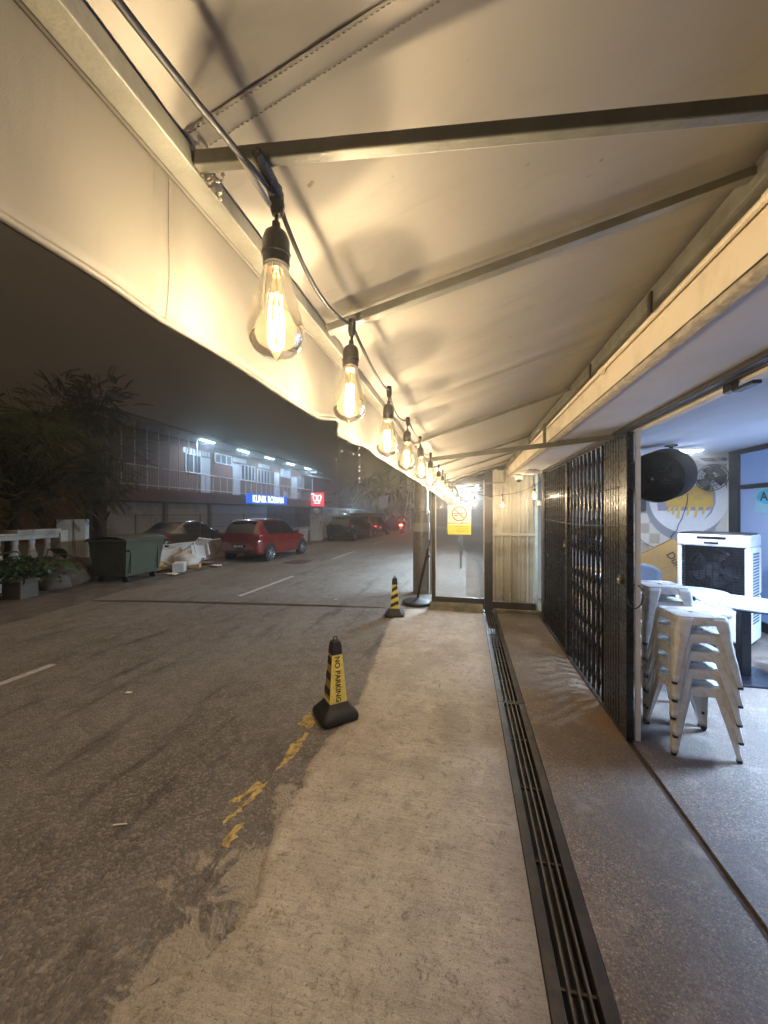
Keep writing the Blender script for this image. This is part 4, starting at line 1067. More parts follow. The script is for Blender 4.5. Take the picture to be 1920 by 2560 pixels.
s0 = stool(lab1[0], 'white metal stools in the front stack')
for (cx, cy), lab, grp, rz in (((1.565,3.06), lab1, 'white metal stools in the front stack', 0), ((1.56,3.48), lab2, 'white metal stools in the rear stack', 2)):
    for k, l_ in enumerate(lab):
        o = s0 if (k == 0 and grp.endswith('front stack')) else copy_tree(s0)
        o['label'] = l_; o['group'] = grp
        o.location = (cx+.003*math.sin(k*2.1+rz), cy+.003*math.cos(k*1.7), .004+.12*k); o.rotation_euler = (0, 0, R(rz+1.2*math.sin(k*2.3)))

# dim things behind the lattice
fs = thing('standing_fan', 'dark standing fan seen through the far bars of the folding gate', 'fan', (1.62, 5.3, .003), R(20))
MB().lathe([(0,0),(.2,0),(.2,.02),(.05,.05),(0,.055)], 24).build('base', MT['black'], fs, smooth=40)
MB().tube([(0,0,.05),(0,0,1.25)], .018, 10).build('pole', MT['black'], fs, smooth=60)
MB().lathe([(.05,.09),(.16,.07),(.235,.01),(.24,0),(.22,-.03),(.1,-.09)], 30, (0,-.08,1.32), (-.4,-.9,0)).build('cage', MT['black'], fs, smooth=60)
ct = thing('cardboard_box', 'brown cardboard box on the floor behind the far gate bars', 'carton', (1.75, 5.95, .003), R(8))
MB().box(-.25, .25, -.2, .2, 0, .42).build('box', MT['card'], ct, bevel=.006)
ct2 = thing('cardboard_box', 'upper cardboard box stacked behind the far gate bars', 'carton', (1.72, 5.97, .425), R(-6))
MB().box(-.22, .22, -.18, .18, 0, .40).build('box', MT['card'], ct2, bevel=.006)
wb = thing('storage_chest', 'white storage chest standing behind the middle of the folding gate', 'chest', (1.85, 4.75, .003), R(4))
MB().box(-.28, .28, -.38, .38, .03, .82).build('body', MT['acwhite'], wb, bevel=.02)
MB().box(-.29, .29, -.39, .39, .822, .88).build('lid', MT['acwhite'], wb, bevel=.015)
# =====================================================================  ACROSS THE STREET
GZ = -.10
MT['brick'] = M('dark_red_wall_paint', (.17,.085,.06), .8, 0, .15, 2, .1, 30, dirt=(.08,.05,.04), dirtamt=.4)
MT['redband'] = M('red_brown_fascia', (.20,.095,.072), .75, 0, .12, 1.5, dirt=(.07,.045,.04), dirtamt=.5, dscale=1)
MT['shutter'] = M('grey_roller_shutter', (.60,.56,.50), .6, .1, .12, 2, dirt=(.12,.10,.08), dirtamt=.5, dscale=1)
MT['bluesheet'] = M('pale_blue_sheet', (.48,.52,.62), .6, 0, .1, 2)
MT['rail'] = M('pale_rail_paint', (.74,.68,.62), .6, 0, .1, 5)
MT['frame'] = M('white_window_frame', (.58,.58,.60), .6, 0, .06, 5)
MT['pane'] = M('dim_window_pane', (.10,.10,.11), .15, 0, .1, 3)
MT['paneblue'] = emit('dimly_lit_window', (.35,.55,.9), .25, (.2,.25,.3))
MT['doorw'] = M('pale_door', (.45,.45,.46), .6, 0, .08, 3)
MT['roof'] = M('dark_roof_sheet', (.07,.06,.055), .8, 0, .2, 2)
MT['soffw'] = M('white_roof_soffit', (.38,.38,.38), .8, 0, .05, 2)
BX0 = -18.0; BW = -19.2; YA, YB = 15.4, 41.0
FL = 3.02; RF = 6.72
cb = thing('clinic_building', 'two storey dark red shop row with lit balcony across the street', 'building')
MB().box(-27, BW, YA, YB, GZ, RF-.1).build('wall', MT['brick'], cb)
MB().box(BW+.001, BX0, YA-.1, YB+.1, 2.28, FL).build('balcony_slab', MT['redband'], cb)
MB().box(-27.2, BX0+.7, YA-.3, YB+.3, RF, RF+.16).build('roof', MT['roof'], cb)
MB().box(BW+.002, BX0+.68, YA-.28, YB+.28, RF-.03, RF-.002).build('roof_soffit', MT['soffw'], cb)
# ground floor bays
def roller(y0, y1):
    m_ = MB(); n = 26
    for k in range(n):
        z0 = GZ+(2.2-GZ)*k/n; z1 = GZ+(2.2-GZ)*(k+1)/n
        m_.add([(BX0-.25, y0, z0), (BX0-.25, y1, z0), (BX0-.20, y1, (z0+z1)/2), (BX0-.20, y0, (z0+z1)/2), (BX0-.25, y1, z1), (BX0-.25, y0, z1)], [(0,1,2,3),(3,2,4,5)])
    m_.build('roller_shutter', MT['shutter'], cb)
roller(YA+.15, 19.25); roller(19.55, 23.3)
m_ = MB(); n = 40
for k in range(n):
    y0 = 23.6+(31.5-23.6)*k/n; y1 = 23.6+(31.5-23.6)*(k+1)/n; ym = (y0+y1)/2
    m_.add([(BX0-.25,y0,GZ),(BX0-.16,ym,GZ),(BX0-.16,ym,2.2),(BX0-.25,y0,2.2),(BX0-.25,y1,GZ),(BX0-.25,y1,2.2)], [(0,1,2,3),(1,4,5,2)])
m_.build('sheet_front', MT['bluesheet'], cb)
for y0, y1 in ((31.8,34.4),(34.6,37.4),(37.6,40.8)):
    w_ = MB().box(BX0-.3, BX0-.22, y0, y1, GZ, 2.2).build('shop_glass', MT['pane'], cb)
for y in (YA, 19.4, 23.45, 31.65, 34.5, 37.5, 40.85):
    MB().box(BX0-.32, BX0-.08, y-.12, y+.12, GZ, 2.279).build('pier', MT['brick'], cb)
# upper floor openings: read from the photo on the recessed wall plane
R2 = lambda x, y: (200+x*660/1659, 1060+y*660/1659)
def opening(x0, y0, x1, y1, kind, panes=0, mat='pane'):
    a = on_x(*R2(x0, y0), BW); b = on_x(*R2(x1, y1), BW)
    ya, yb = a.y, b.y; zt, zb = max(a.z, b.z)-.0, min(a.z, b.z)
    zt = a.z; zb = max(FL, zt-(a.z-on_x(*R2(x0, y1), BW).z)) if kind == 'window' else FL+.01
    f = MB().box(BW+.001, BW+.07, ya, yb, zb, zt)
    if kind == 'door':
        MB().box(BW+.001, BW+.06, ya, yb, zb, zt).build('door', MT['doorw'], cb, bevel=.01); return
    fr = MB().box(BW+.001, BW+.08, ya, yb, zt-.07, zt).box(BW+.001, BW+.08, ya, yb, zb, zb+.07)
    n = max(1, panes)
    for k in range(n+1):
        y = ya+(yb-ya)*k/n; fr.box(BW+.0015, BW+.079, y-.04, y+.04, zb+.0705, zt-.0705)
    w_ = fr.build('window', MT['frame'], cb)
    MB().box(BW+.002, BW+.03, ya+.041, yb-.041, zb+.071, zt-.071).build('pane', MT[mat], w_)
def vent(x0, y0, x1, y1):
    a = on_x(*R2(x0, y0), BW); b = on_x(*R2(x1, y1), BW); n = 9; v_ = MB()
    for k in range(n):
        y = a.y+(b.y-a.y)*(k+.5)/n; q = (b.y-a.y)/n*.38; v_.box(BW+.001, BW+.02, y-q, y+q, a.z-.36, a.z)
    v_.build('vent_blocks', MT['frame'], cb)
opening(660,178,757,300,'window',2); opening(757,205,815,425,'door'); opening(845,178,950,242,'window',3)
opening(957,245,1005,440,'door'); opening(1010,250,1095,350,'window',4); opening(1113,278,1190,368,'window',4)
opening(1217,300,1250,445,'door'); opening(1258,280,1320,330,'window',3,'paneblue'); opening(1325,330,1360,410,'door'); opening(1365,330,1405,400,'window',3)
vent(645,140,818,180); vent(960,205,1045,235); vent(1120,245,1192,270)
# balcony rail
rl = MB().tube([(BX0-.05, YA, FL+.18), (BX0-.05, YB, FL+.18)], .03, 6).tube([(BX0-.05, YA, 4.30), (BX0-.05, YB, 4.26)], .035, 6)
rl.build('balcony_rail', MT['rail'], cb)
for k in range(32):
    y = YA+.1+(YB-YA-.2)*k/31
    top = RF-.03 if k < 9 else 4.28
    MB().tube([(BX0-.05, y, FL+.001), (BX0-.05, y, top)], .028 if k < 9 else .022, 6).build('balcony_post', MT['rail'], cb)
sc_ = MB()
for k in range(40):
    y = YA+.3+k*.19
    sc_.tube([(BX0-.05, y, FL+.2), (BX0-.05, y+.06, 3.7), (BX0-.05, y, 4.25)], .008, 4)
sc_.build('balcony_grille', MT['rail'], cb)
# end of the balcony: small awning on posts
ea = thing('balcony_awning', 'small lit sheet awning on thin posts at the far end of the balcony', 'awning', (0,0,0))
MB().add([(-18.2,40.5,6.0),(-16.2,40.5,5.62),(-16.2,43.5,5.58),(-18.2,43.5,5.96)], [(0,1,2,3)]).build('sheet', MT['soffw'], ea, solid=.05)
for x, y in ((-17.9,41.2),(-16.4,43.3)): MB().tube([(x,y,2.9),(x,y,5.66 if x > -17 else 5.9)], .045, 6).build('post', MT['frame'], ea)
MB().box(-18.2,-16.3,41.25,43.4,2.75,2.9).build('floor_slab', MT['redband'], ea)
MB().tube([(-16.35,41.3,4.1),(-16.35,43.35,4.1)], .035, 6).tube([(-16.35,41.3,3.5),(-16.35,43.35,3.5)], .03, 6).build('rail', MT['rail'], ea)
MB().box(-18.15,-17.2,41.0,42.6,6.25,6.55).build('sign_frame', MT['frame'], ea)
for k in range(5):
    y = [on_x(*R2(x, yy), -17.55).y for x, yy in ((815,105),(1040,165),(1205,213),(1335,253),(1440,287))][k]
    tl = thing('tube_light', ['leftmost','second from left','middle','fourth from left','rightmost'][k]+' glowing tube light under the clinic roof', 'tube light', (-17.75, y, RF-.034), 0, 'fluorescent tubes under the clinic roof')
    MB().box(-.14,.14,-.72,.72,-.05,-.0).build('tray', MT['white'], tl)
    MB().tube([(-.06,-.68,-.075),(-.06,.68,-.075)], .028, 8).tube([(.06,-.68,-.075),(.06,.68,-.075)], .028, 8).build('tube', MT['tube_blue'], tl)
    area(tl, (0,0,-.12), .2, 1.3, CLINIC_W, (.55,.72,1.0))
# illuminated signs
MT['litblue'] = emit('lit_blue_sign_face', (.0,.09,.62), .62, (.02,.1,.5)); MT['litwhite'] = emit('lit_white_letters', (.80,.95,1.0), 1.5, (.8,.8,.8))
MT['litred'] = emit('lit_red_sign_face', (.80,.03,.03), .8, (.5,.03,.03))
bs = thing('clinic_sign', 'long blue illuminated clinic sign with white letters on the balcony front', 'sign', (BX0+.02, 31.2, 2.80))
MB().box(.0, .16, -3.5, 3.5, -.42, .42).build('box', MT['litblue'], bs, bevel=.02)
text('KLINIK ROSMAN', .86, frame((.166,0,-.03), (0,1,0), (0,0,1), (1,0,0)), MT['litwhite'], bs, 'lettering', .004, .006, .86)
rs_ = thing('optical_sign', 'square red illuminated sign with two white outlined lens shapes', 'sign', (-17.15, 41.0, 3.12))
MB().box(-.80, .80, -.10, .10, -.80, .80).build('box', MT['litred'], rs_, bevel=.03)
lz = MB()
for s in (-1, 1):
    P = []
    for k in range(24):
        a = 2*math.pi*k/24; x = math.cos(a); z = math.sin(a)
        x = math.copysign(abs(x)**.7, x); z = math.copysign(abs(z)**.7, z)
        P.append((s*.27+x*(.20+.04*z)+s*.02*z, -.112, .16+.34*z))
    lz.tube(P+[P[0]], .045, 6)
lz.build('lens_outline', MT['litwhite'], rs_)
MB().box(-.40,.40,-.108,-.1005,-.46,-.38).box(-.74,-.38,-.108,-.1005,.62,.70).build('caption', MT['litwhite'], rs_)
fl = thing('flag', 'small drooping flag on the balcony end', 'flag', (-16.9, 42.0, 3.3))
MB().tube([(0,0,0),(.25,.2,1.2)], .015, 6).build('pole', MT['rail'], fl)
MB().grid(6, 4, lambda a, b: (.23-.05*a+.05*b, .18+.02*math.sin(a*7), 1.1-.75*a*.9-.2*b*(1-a))).build('cloth', MT['bluesheet'], fl)
MT['plastic'] = M('white_plastic', (.62,.62,.62), .45, 0, .05)
def plastic_chair(loc, rz, label, rot=None):
    c_ = thing('plastic_chair', label, 'chair', loc, rz)
    if rot: c_.rotation_euler = rot
    MB().box(-.22,.22,-.22,.22,.40,.43).build('seat', MT['plastic'], c_, bevel=.01)
    b_ = MB()
    for k in range(5): b_.box(-.20+k*.088,-.16+k*.088,.20,.225,.43,.82)
    b_.box(-.22,.22,.198,.228,.80,.86).build('backrest', MT['plastic'], c_, bevel=.006)
    for sx_ in (-1, 1):
        for sy_ in (-1, 1): MB().tube([(sx_*.19,sy_*.19,.40),(sx_*.22,sy_*.22,0)], [.022,.016], 6).build('leg', MT['plastic'], c_)
        MB().box(sx_*.22-.02,sx_*.22+.02,-.2,.2,.60,.63).build('armrest', MT['plastic'], c_)
    return c_
for k, (x, y, l_) in enumerate(((1300,445,'white plastic chair at the left on the clinic balcony'),(1380,455,'white plastic chair at the right on the clinic balcony'))):
    b = on_x(*R2(x, y), -18.5); plastic_chair((-18.5, b.y, FL+.001), R(100+50*k), l_)

# boundary wall with mesh fence and the cars
MT['render'] = M('dirty_white_render', (.62,.60,.57), .85, 0, .12, 2, .2, 30, dirt=(.13,.11,.09), dirtamt=.6, dscale=1.6)
lw = thing('boundary_wall', 'low dirty white wall along the far verge behind the red car', 'wall')
MB().box(-9.22, -9.05, 8.5, 20.2, GZ-.05, .635).build('wall_body', MT['render'], lw, bevel=.015)
MT['wire'] = M('rusty_wire', (.13,.11,.09), .7, .3, .2)
mf = thing('mesh_fence', 'thin wire mesh fence on posts standing on the low wall', 'fence')
for y in (8.7, 11.3, 13.9, 16.5, 19.1): MB().tube([(-9.13,y,.636),(-9.13,y,1.58)], .018, 6).build('post', MT['wire'], mf)
MB().tube([(-9.13,8.7,1.56),(-9.13,20.1,1.56)], .008, 5).tube([(-9.13,8.7,1.1),(-9.13,20.1,1.1)], .006, 5).build('line_wire', MT['wire'], mf)
ms = MB()
for k in range(170):
    y = 8.7+k*.067; ms.bar((-9.13,y,.64),(-9.13,y,1.55), .003, .003, (0,1,0))
ms.build('mesh', MT['wire'], mf)

MT['tyre'] = M('tyre_rubber', (.015,.015,.015), .8, 0, .2); MT['alloy'] = M('alloy_rim', (.62,.62,.64), .3, .8, .05)
MT['tint'] = M('tinted_car_glass', (.012,.012,.013), .06, 0, .1, spec=.8)
MT['plate'] = M('black_number_plate', (.015,.015,.015), .4, 0, .05); MT['platew'] = M('plate_letters', (.75,.75,.75), .5, 0, .02)
MT['taillens'] = M('red_tail_lens', (.22,.01,.01), .15, 0, .1); MT['trimblk'] = M('black_trim', (.02,.02,.02), .5, 0, .1)
MT['reflw'] = M('clear_lamp_lens', (.6,.6,.6), .1, .3, .05)
def car(label, loc, rz, paint, L=3.7, W=1.68, H=1.50, plate=None, sedan=False, lit=False, grp=None):
    t_ = thing('parked_car', label, 'car', loc, rz, grp)
    k = L/3.7; hk = H/1.5
    zr = [(-1.85,.72),(-1.83,.95),(-1.74,1.10),(-1.58,1.36),(-1.42,1.44),(-1.0,1.485),(-.4,1.50),(.15,1.455),(.45,1.34),(.75,1.14),(1.0,.985),(1.2,.95),(1.55,.86),(1.75,.74),(1.83,.60),(1.85,.5)]
    if sedan: zr = [(-1.85,.70),(-1.83,.92),(-1.7,.98),(-1.35,1.02),(-1.1,1.16),(-.8,1.36),(-.5,1.44),(0,1.45),(.3,1.38),(.6,1.2),(.9,1.0),(1.2,.93),(1.55,.84),(1.75,.72),(1.83,.6),(1.85,.5)]
    zb = [(-1.85,.70),(-1.7,.93),(-1.4,.99),(-.6,.95),(.4,.90),(1.0,.88),(1.5,.80),(1.75,.68),(1.85,.48)]
    hwd = [(-1.85,.66),(-1.80,.74),(-1.65,.80),(-1.3,.835),(-.9,.84),(.9,.84),(1.3,.83),(1.6,.77),(1.77,.68),(1.85,.55)]
    rwd = [(-1.85,.60),(-1.7,.60),(-1.5,.58),(-1,.60),(0,.60),(.4,.60),(.8,.64),(1.1,.68),(1.5,.62),(1.85,.45)]
    zs = [(-1.85,.34),(-1.7,.26),(-1.4,.22),(1.4,.22),(1.7,.24),(1.85,.30)]
    ys = [-1.85+3.7*i/74 for i in range(75)]
    S = []
    for y in ys:
        r_, b_, h_, w_, s_ = [lerp(q, y) for q in (zr, zb, hwd, rwd, zs)]
        b_ = min(b_, r_-.02); rl_ = max(b_+.01, r_-.06)
        P = [(0,s_),(h_*.88,s_),(h_*.985,s_+.07),(h_*1.0,s_+.30*(b_-s_)),(h_*1.01,s_+.62*(b_-s_)),(h_*.995,b_-.06),(h_*.955,b_),(w_+.30*(h_*.955-w_),b_+.72*(rl_-b_)),(w_,rl_),(w_*.88,r_-.012),(w_*.5,r_+.012),(0,r_+.018)]
        S.append((y*k, [(x*W/1.68, z*hk) for x, z in P]))
    n = len(S[0][1]); vs = []; 
    for y, P in S: vs += [(x, y, z) for x, z in P]+[(-x, y, z) for x, z in P]
    body = MB(); win = MB(); arch = MB(); body.v = list(vs); win.v = list(vs)
    wy = (-1.17*k, 1.22*k)
    for i in range(len(S)-1):
        yc = (ys[i]+ys[i+1])/2; slope = (S[i+1][1][-1][1]-S[i][1][-1][1])/(S[i+1][0]-S[i][0])
        for j in range(n-1):
            side_glass = j in (6, 7) and (-1.28 if not sedan else -.85) < yc < .74 and not (-.33 < yc < -.25) and S[i][1][8][1]-S[i][1][6][1] > .12*hk
            if j == 7 and yc > .55: side_glass = False
            rear = j in (8, 9, 10) and ((-1.78 < yc < -1.50) if not sedan else (-1.3 < yc < -.72)) and j > 8
            front = j in (9, 10) and .28 < yc < .95
            zc_ = (S[i][1][j][1]+S[i][1][j+1][1])/2
            tgt = win if (side_glass or rear or front) else body
            for s in (0, 1):
                o = s*n; a = i*2*n+o+j; b = a+1; c = (i+1)*2*n+o+j+1; d = c-1
                f = (a, b, c, d) if s else (d, c, b, a)
                tgt.f.append(f); tgt.m.append(0)
    for e, rv in ((0, False), (len(S)-1, True)):
        o = e*2*n; lp_ = list(range(o, o+n))+[o+n+j for j in reversed(range(n))]
        body.f.append(tuple(reversed(lp_)) if rv else tuple(lp_)); body.m.append(0)
    body.build('body', paint, t_, smooth=38); win.build('window', MT['tint'], t_, smooth=60)
    # dark wheel wells, wheels
    for y in wy:
        for s in (-1, 1):
            x = s*.770*W/1.68
            MB().lathe([(0,.0),(.345,.0),(.352,-.008),(.352,-.03)], 30, (s*.8475*W/1.68, y, .315), (s,0,0)).build('wheel_arch', MT['trimblk'], t_, smooth=40)
            wh = MB().lathe([(.20,-.085),(.275,-.085),(.29,-.06),(.29,.06),(.275,.085),(.20,.085)], 28, (x, y, .29), (s,0,0)).build('wheel', MT['tyre'], t_, smooth=40)
            rm = MB().lathe([(.20,.08),(.212,.088),(.205,.075),(.19,.05)], 28, (x,y,.29), (s,0,0))
            for q in range(5):
                for dq in (-.13, .13):
                    a = 2*math.pi*q/5+dq; a2_ = 2*math.pi*q/5+dq*1.6
                    rm.bar((x+s*.075, y+.04*math.cos(a), .29+.04*math.sin(a)), (x+s*.072, y+.195*math.cos(a2_), .29+.195*math.sin(a2_)), .028, .02, (s,0,0))
            rm.lathe([(.05,.085),(.045,.09),(0,.092)], 14, (x,y,.29), (s,0,0)); rm.build('rim', MT['alloy'], wh, smooth=40)
            MB().lathe([(.19,.045),(0,.045)], 20, (x,y,.29), (s,0,0)).build('brake_disc', MT['trimblk'], wh)
    for s in (-1, 1):
        # the lamps follow the rear corner
        tlm = MB().grid(4, 4, lambda a, b, s=s: (s*(lerp(hwd, -1.80+.22*a)*1.012*W/1.68), (-1.80+.22*a)*k, (.78+.20*b-.03*a)*hk))
        tlm.build('tail_lamp', MT['taillens'], t_, smooth=60, solid=.02)
        hl = MB().grid(4, 3, lambda a, b, s=s: (s*(lerp(hwd, 1.50+.28*a)*1.01*W/1.68), (1.50+.28*a)*k, (.60+.12*b-.05*a)*hk))
        hl.build('headlight', MT['reflw'], t_, smooth=60, solid=.02)
        MB().ball((s*.93*W/1.68, .62*k, .99*hk), .11, 12, 8, (.9,.55,.65)).build('wing_mirror', paint, t_, smooth=180)
        MB().bar((s*.845*W/1.68, -.55*k, .80*hk), (s*.845*W/1.68, -.36*k, .80*hk), .02, .025).build('door_handle', paint, t_, bevel=.005)
        MB().bar((s*.842*W/1.68,-.83*k,.265),(s*.842*W/1.68,.86*k,.265), .02, .05).build('side_skirt', paint, t_, bevel=.01)
    MB().box(-.55*W/1.68,.55*W/1.68,-1.868*k,-1.84*k,.30,.40).build('bumper_trim', MT['trimblk'], t_)
    pl_ = MB().box(-.26,.26,-1.872*k,-1.852*k,.50,.62).build('number_plate', MT['plate'], t_)
    if plate: text(plate, .105, frame((0,-1.874*k,.56), (1,0,0), (0,0,1), (0,-1,0)), MT['platew'], pl_, 'lettering', .001, .002, .95)
    if not sedan:
        MB().grid(8, 3, lambda a, b: ((a-.5)*1.1, (-1.66+.22*b)*k, (1.445+.03*b-.02*(2*a-1)**2)*hk)).build('spoiler', paint, t_, smooth=60, solid=.02)
    return t_
def paintm(nm, col): return M(nm, col, .18, 0, .05, 3, spec=.6, coat=.8)
red = paintm('red_car_paint', (.16,.014,.012)); green = paintm('dark_green_car_paint', (.012,.022,.016)); brown = paintm('brown_car_paint', (.10,.055,.035)); grey = paintm('dull_dark_car_paint', (.06,.055,.05))
car('red hatchback parked on the far side of the road facing away', (-7.62, 13.25, zroad(-7.6, 13)), R(-2), red, plate='JRB 4710')
car('dark green car parked by the white gate with a red tail lamp showing', (-7.25, 22.9, zroad(-7.2, 22)), R(-8), green, 3.9, 1.7, 1.48)
car('brownish car parked beyond the dark green car', (-6.95, 27.0, zroad(-7, 27)), R(-10), brown, 3.9, 1.68, 1.5)
car('dull dark car parked behind the low wall and wire fence', (-11.2, 13.0, GZ), R(4), grey, 4.3, 1.72, 1.45, sedan=True)

# dumpster and rubbish
MT['bin'] = M('dull_green_bin', (.072,.088,.058), .55, 0, .15, 3, .1, 30, dirt=(.05,.045,.03), dirtamt=.6, dscale=2)
dm = thing('dumpster', 'large dull green wheeled rubbish bin on the far verge', 'rubbish bin', (-8.42, 7.80, GZ+.03), R(3))
def frustum(mb, a, b, z0, z1):   # a,b half sizes bottom/top
    mb.add([(-a[0],-a[1],z0),(a[0],-a[1],z0),(a[0],a[1],z0),(-a[0],a[1],z0),(-b[0],-b[1],z1),(b[0],-b[1],z1),(b[0],b[1],z1),(-b[0],b[1],z1)], [(3,2,1,0),(4,5,6,7),(0,1,5,4),(1,2,6,5),(2,3,7,6),(3,0,4,7)])
m_ = MB(); frustum(m_, (.44,.52), (.54,.60), .16, 1.0); m_.build('body', MT['bin'], dm, bevel=.02)
m_ = MB().box(-.58,.58,-.64,.64,1.0,1.055); m_.build('rim', MT['bin'], dm, bevel=.012)
MB().grid(8, 10, lambda a, b: (-.56+1.12*a, -.62+1.24*b, 1.06+.07*math.sin(math.pi*a)+.02*noise.noise(Vector((a*3,b*3,1))))).build('lid', MT['bin'], dm, smooth=60, solid=.015)
for s in (-1, 1):
    MB().tube([(.56,s*.6,.8),(.66,s*.6,.8)], .03, 8).build('trunnion', MT['bin'], dm)
    for q in (-1, 1): MB().lathe([(0,-.03),(.08,-.03),(.08,.03),(0,.03)], 14, (q*.34,s*.42,.08), (0,1,0)).build('castor', MT['black'], dm, smooth=40)
for k in range(5): MB().box(.50,.525,-.45+k*.21,-.42+k*.21,.25,.95).build('rib', MT['bin'], dm) if k in (0,4) else None
MT['whitebag'] = M('white_sack', (.60,.58,.55), .6, 0, .1, 6); MT['greyheap'] = M('grey_rubble', (.13,.11,.09), .95, 0, .35, 6, .6, 20)
MT['oldwood'] = M('old_board', (.22,.15,.09), .85, 0, .25, 5)
bag = MB().ball((0,0,.26), .36, 18, 12, (1.1,.9,.75), 0, .25, 4).build('rubbish_sack', MT['whitebag'], smooth=180); bag.location = (-8.42, 9.85, GZ-.02); tag(bag, 'pale stuffed rubbish sack in the heap beside the green bin', 'rubbish sack')
plastic_chair((-8.55, 10.15, GZ+.30), 0, 'broken white plastic chair tipped on the rubbish heap', (R(58), R(10), R(70)))
for k, (p, s_, rz, tilt, l_) in enumerate((((-8.25,9.35,.06),(.75,.22,.02),R(70),R(6),'brown board lying across the front of the rubbish heap'),((-8.5,9.2,.16),(.9,.3,.02),R(40),R(18),'brown board slanting from the bin into the rubbish heap'),((-8.3,10.5,.05),(.6,.35,.02),R(110),R(4),'dark flat board at the far end of the rubbish heap'))):
    b_ = MB().box(-s_[0]/2,s_[0]/2,-s_[1]/2,s_[1]/2,-s_[2]/2,s_[2]/2).build('scrap_board', MT['oldwood'], bevel=.004); b_.location = (p[0],p[1],GZ+p[2]+.06); b_.rotation_euler = (R(5), tilt, rz); tag(b_, l_, 'board', 'scrap boards on the rubbish heap')
wbx = thing('white_appliance', 'small white box with a dark window in front of the rubbish heap', 'appliance', (-8.02, 9.08, GZ+.04), R(-58))
MB().box(-.22,.22,-.15,.15,0,.27).build('case', MT['plastic'], wbx, bevel=.015); MB().box(.03,.19,-.156,-.14,.15,.22).build('window', MT['ink'], wbx)
sh2 = MB().grid(10, 8, lambda a, b: (a*1.1-.55, .12*math.sin(a*5)*b, b*.62+.05*noise.noise(Vector((a*4,b*3,2))))).build('foam_sheet', MT['whitebag'], smooth=60, solid=.03); sh2.location = (-8.86, 9.5, GZ); sh2.rotation_euler = (R(-8), 0, R(85)); tag(sh2, 'white foam sheet leaning on the low wall behind the heap', 'foam sheet')
for k, (x, y, l_) in enumerate(((-7.86,8.62,'torn white paper by the bin wheel'),(-7.75,10.3,'pale scrap on the road edge by the heap'))):
    p_ = MB().grid(5,5,lambda a,b: ((a-.5)*.32,(b-.5)*.2,.03+.07*noise.noise(Vector((a*4+k*5,b*4,3))))).build('crumpled_paper', MT['butt'], smooth=60, solid=.004); p_.location = (x,y,zroad(x,y)+.03); tag(p_, l_, 'litter', 'litter by the rubbish heap')
for k, (p, s_, rz, l_) in enumerate((((-8.05,9.75,.10),(.30,.22,.16),25,'small crushed brown carton on the road side of the heap'),((-8.6,8.85,.20),(.34,.26,.30),-20,'brown carton squeezed between the green bin and the heap'))):
    c_ = MB(); w_, d_, h_ = [q/2 for q in s_]
    vs = [(x+.03*noise.noise(Vector((x*9+k, y*9, z*9))), y+.03*noise.noise(Vector((x*9, y*9+k, z*7))), z*(1-.2*(x > 0))) for z in (-h_, h_) for y in (-d_, d_) for x in (-w_, w_)]
    c_.add(vs, [(0,2,3,1),(0,1,5,4),(2,6,7,3),(0,4,6,2),(1,3,7,5)]); c_.bar((-w_,-d_,h_),(-w_-.12,-d_-.1,h_+.05), .2, .008)
    b_ = c_.build('crushed_carton', MT['card'], solid=.006); b_.location = (p[0],p[1],GZ+p[2]); b_.rotation_euler = (R(6),R(-9),R(rz)); tag(b_, l_, 'carton')
hp = MB()
for x, y, r_, q in ((-9.2,6.9,.42,1),(-9.5,7.2,.5,2),(-9.0,6.5,.3,3),(-9.7,6.7,.4,4)):
    hp.ball((x, y, GZ+.15), r_, 16, 10, (1,1,.85), 0, .35, q*3)
hp = hp.build('rubble_heap', MT['greyheap'], smooth=60); tag(hp, 'low grey rubble heap between the white pillar and the green bin', 'rubble heap')

# balustrade, pillar, planter, plants
MT['oldwhite'] = M('weathered_white_plaster', (.68,.65,.60), .8, 0, .1, 3, .1, 30, dirt=(.20,.17,.13), dirtamt=.6, dscale=2.5)
t = NT('rust_streaked_plaster'); v = t.coord('Object'); sy = t.n('ShaderNodeSeparateXYZ', {'Vector': v}).outputs
streak = t.math('MULTIPLY', t.ramp(t.noise(t.coord('Object', (9,9,.35)), 1.6, 4, .6), [(.54, 0.), (.66, 1.)]), t.ramp(sy[2], [(.3, 0.), (1.3, 1.)]))
MT['rustwhite'] = t.bsdf(t.mix(streak, t.mix(t.noise(v, 3, 5), (.74,.74,.72), (.86,.86,.84)), (.26,.15,.06)), .8)
gp = thing('garden_pillar', 'white garden pillar with rust streaks at the end of the balustrade', 'pillar', (-9.95, 7.62, GZ), R(40))
MB().box(-.30,.30,-.18,.18,0,1.56).build('shaft', MT['rustwhite'], gp, bevel=.02)
bl_ = thing('balustrade', 'weathered white balustrade with turned balusters at the left edge', 'balustrade')
A = Vector((-9.85, 7.1, GZ)); B = Vector((-9.35, 3.2, GZ)); D = (B-A).normalized(); Nn = Vector((-D.y, D.x, 0))
MB().bar(A+Vector((0,0,1.18)), B+Vector((0,0,1.18)), .26, .10).bar(A+Vector((0,0,1.255)), B+Vector((0,0,1.255)), .34, .048).bar(A+Vector((0,0,1.315)), A+D*1.0+Vector((0,0,1.315)), .40, .07).build('handrail', MT['oldwhite'], bl_, bevel=.012)
MB().bar(A+Vector((0,0,.16)), B+Vector((0,0,.16)), .28, .32).build('plinth', MT['oldwhite'], bl_, bevel=.012)
n = 11
for k in range(n):
    p = A+D*(.18+k*.36)
    MB().lathe([(.07,.32),(.075,.36),(.055,.40),(.06,.44),(.115,.56),(.125,.64),(.10,.78),(.062,.93),(.055,1.0),(.07,1.04),(.06,1.08),(.075,1.128)], 18, (p.x,p.y,GZ)).build('baluster', MT['oldwhite'], bl_, smooth=50)
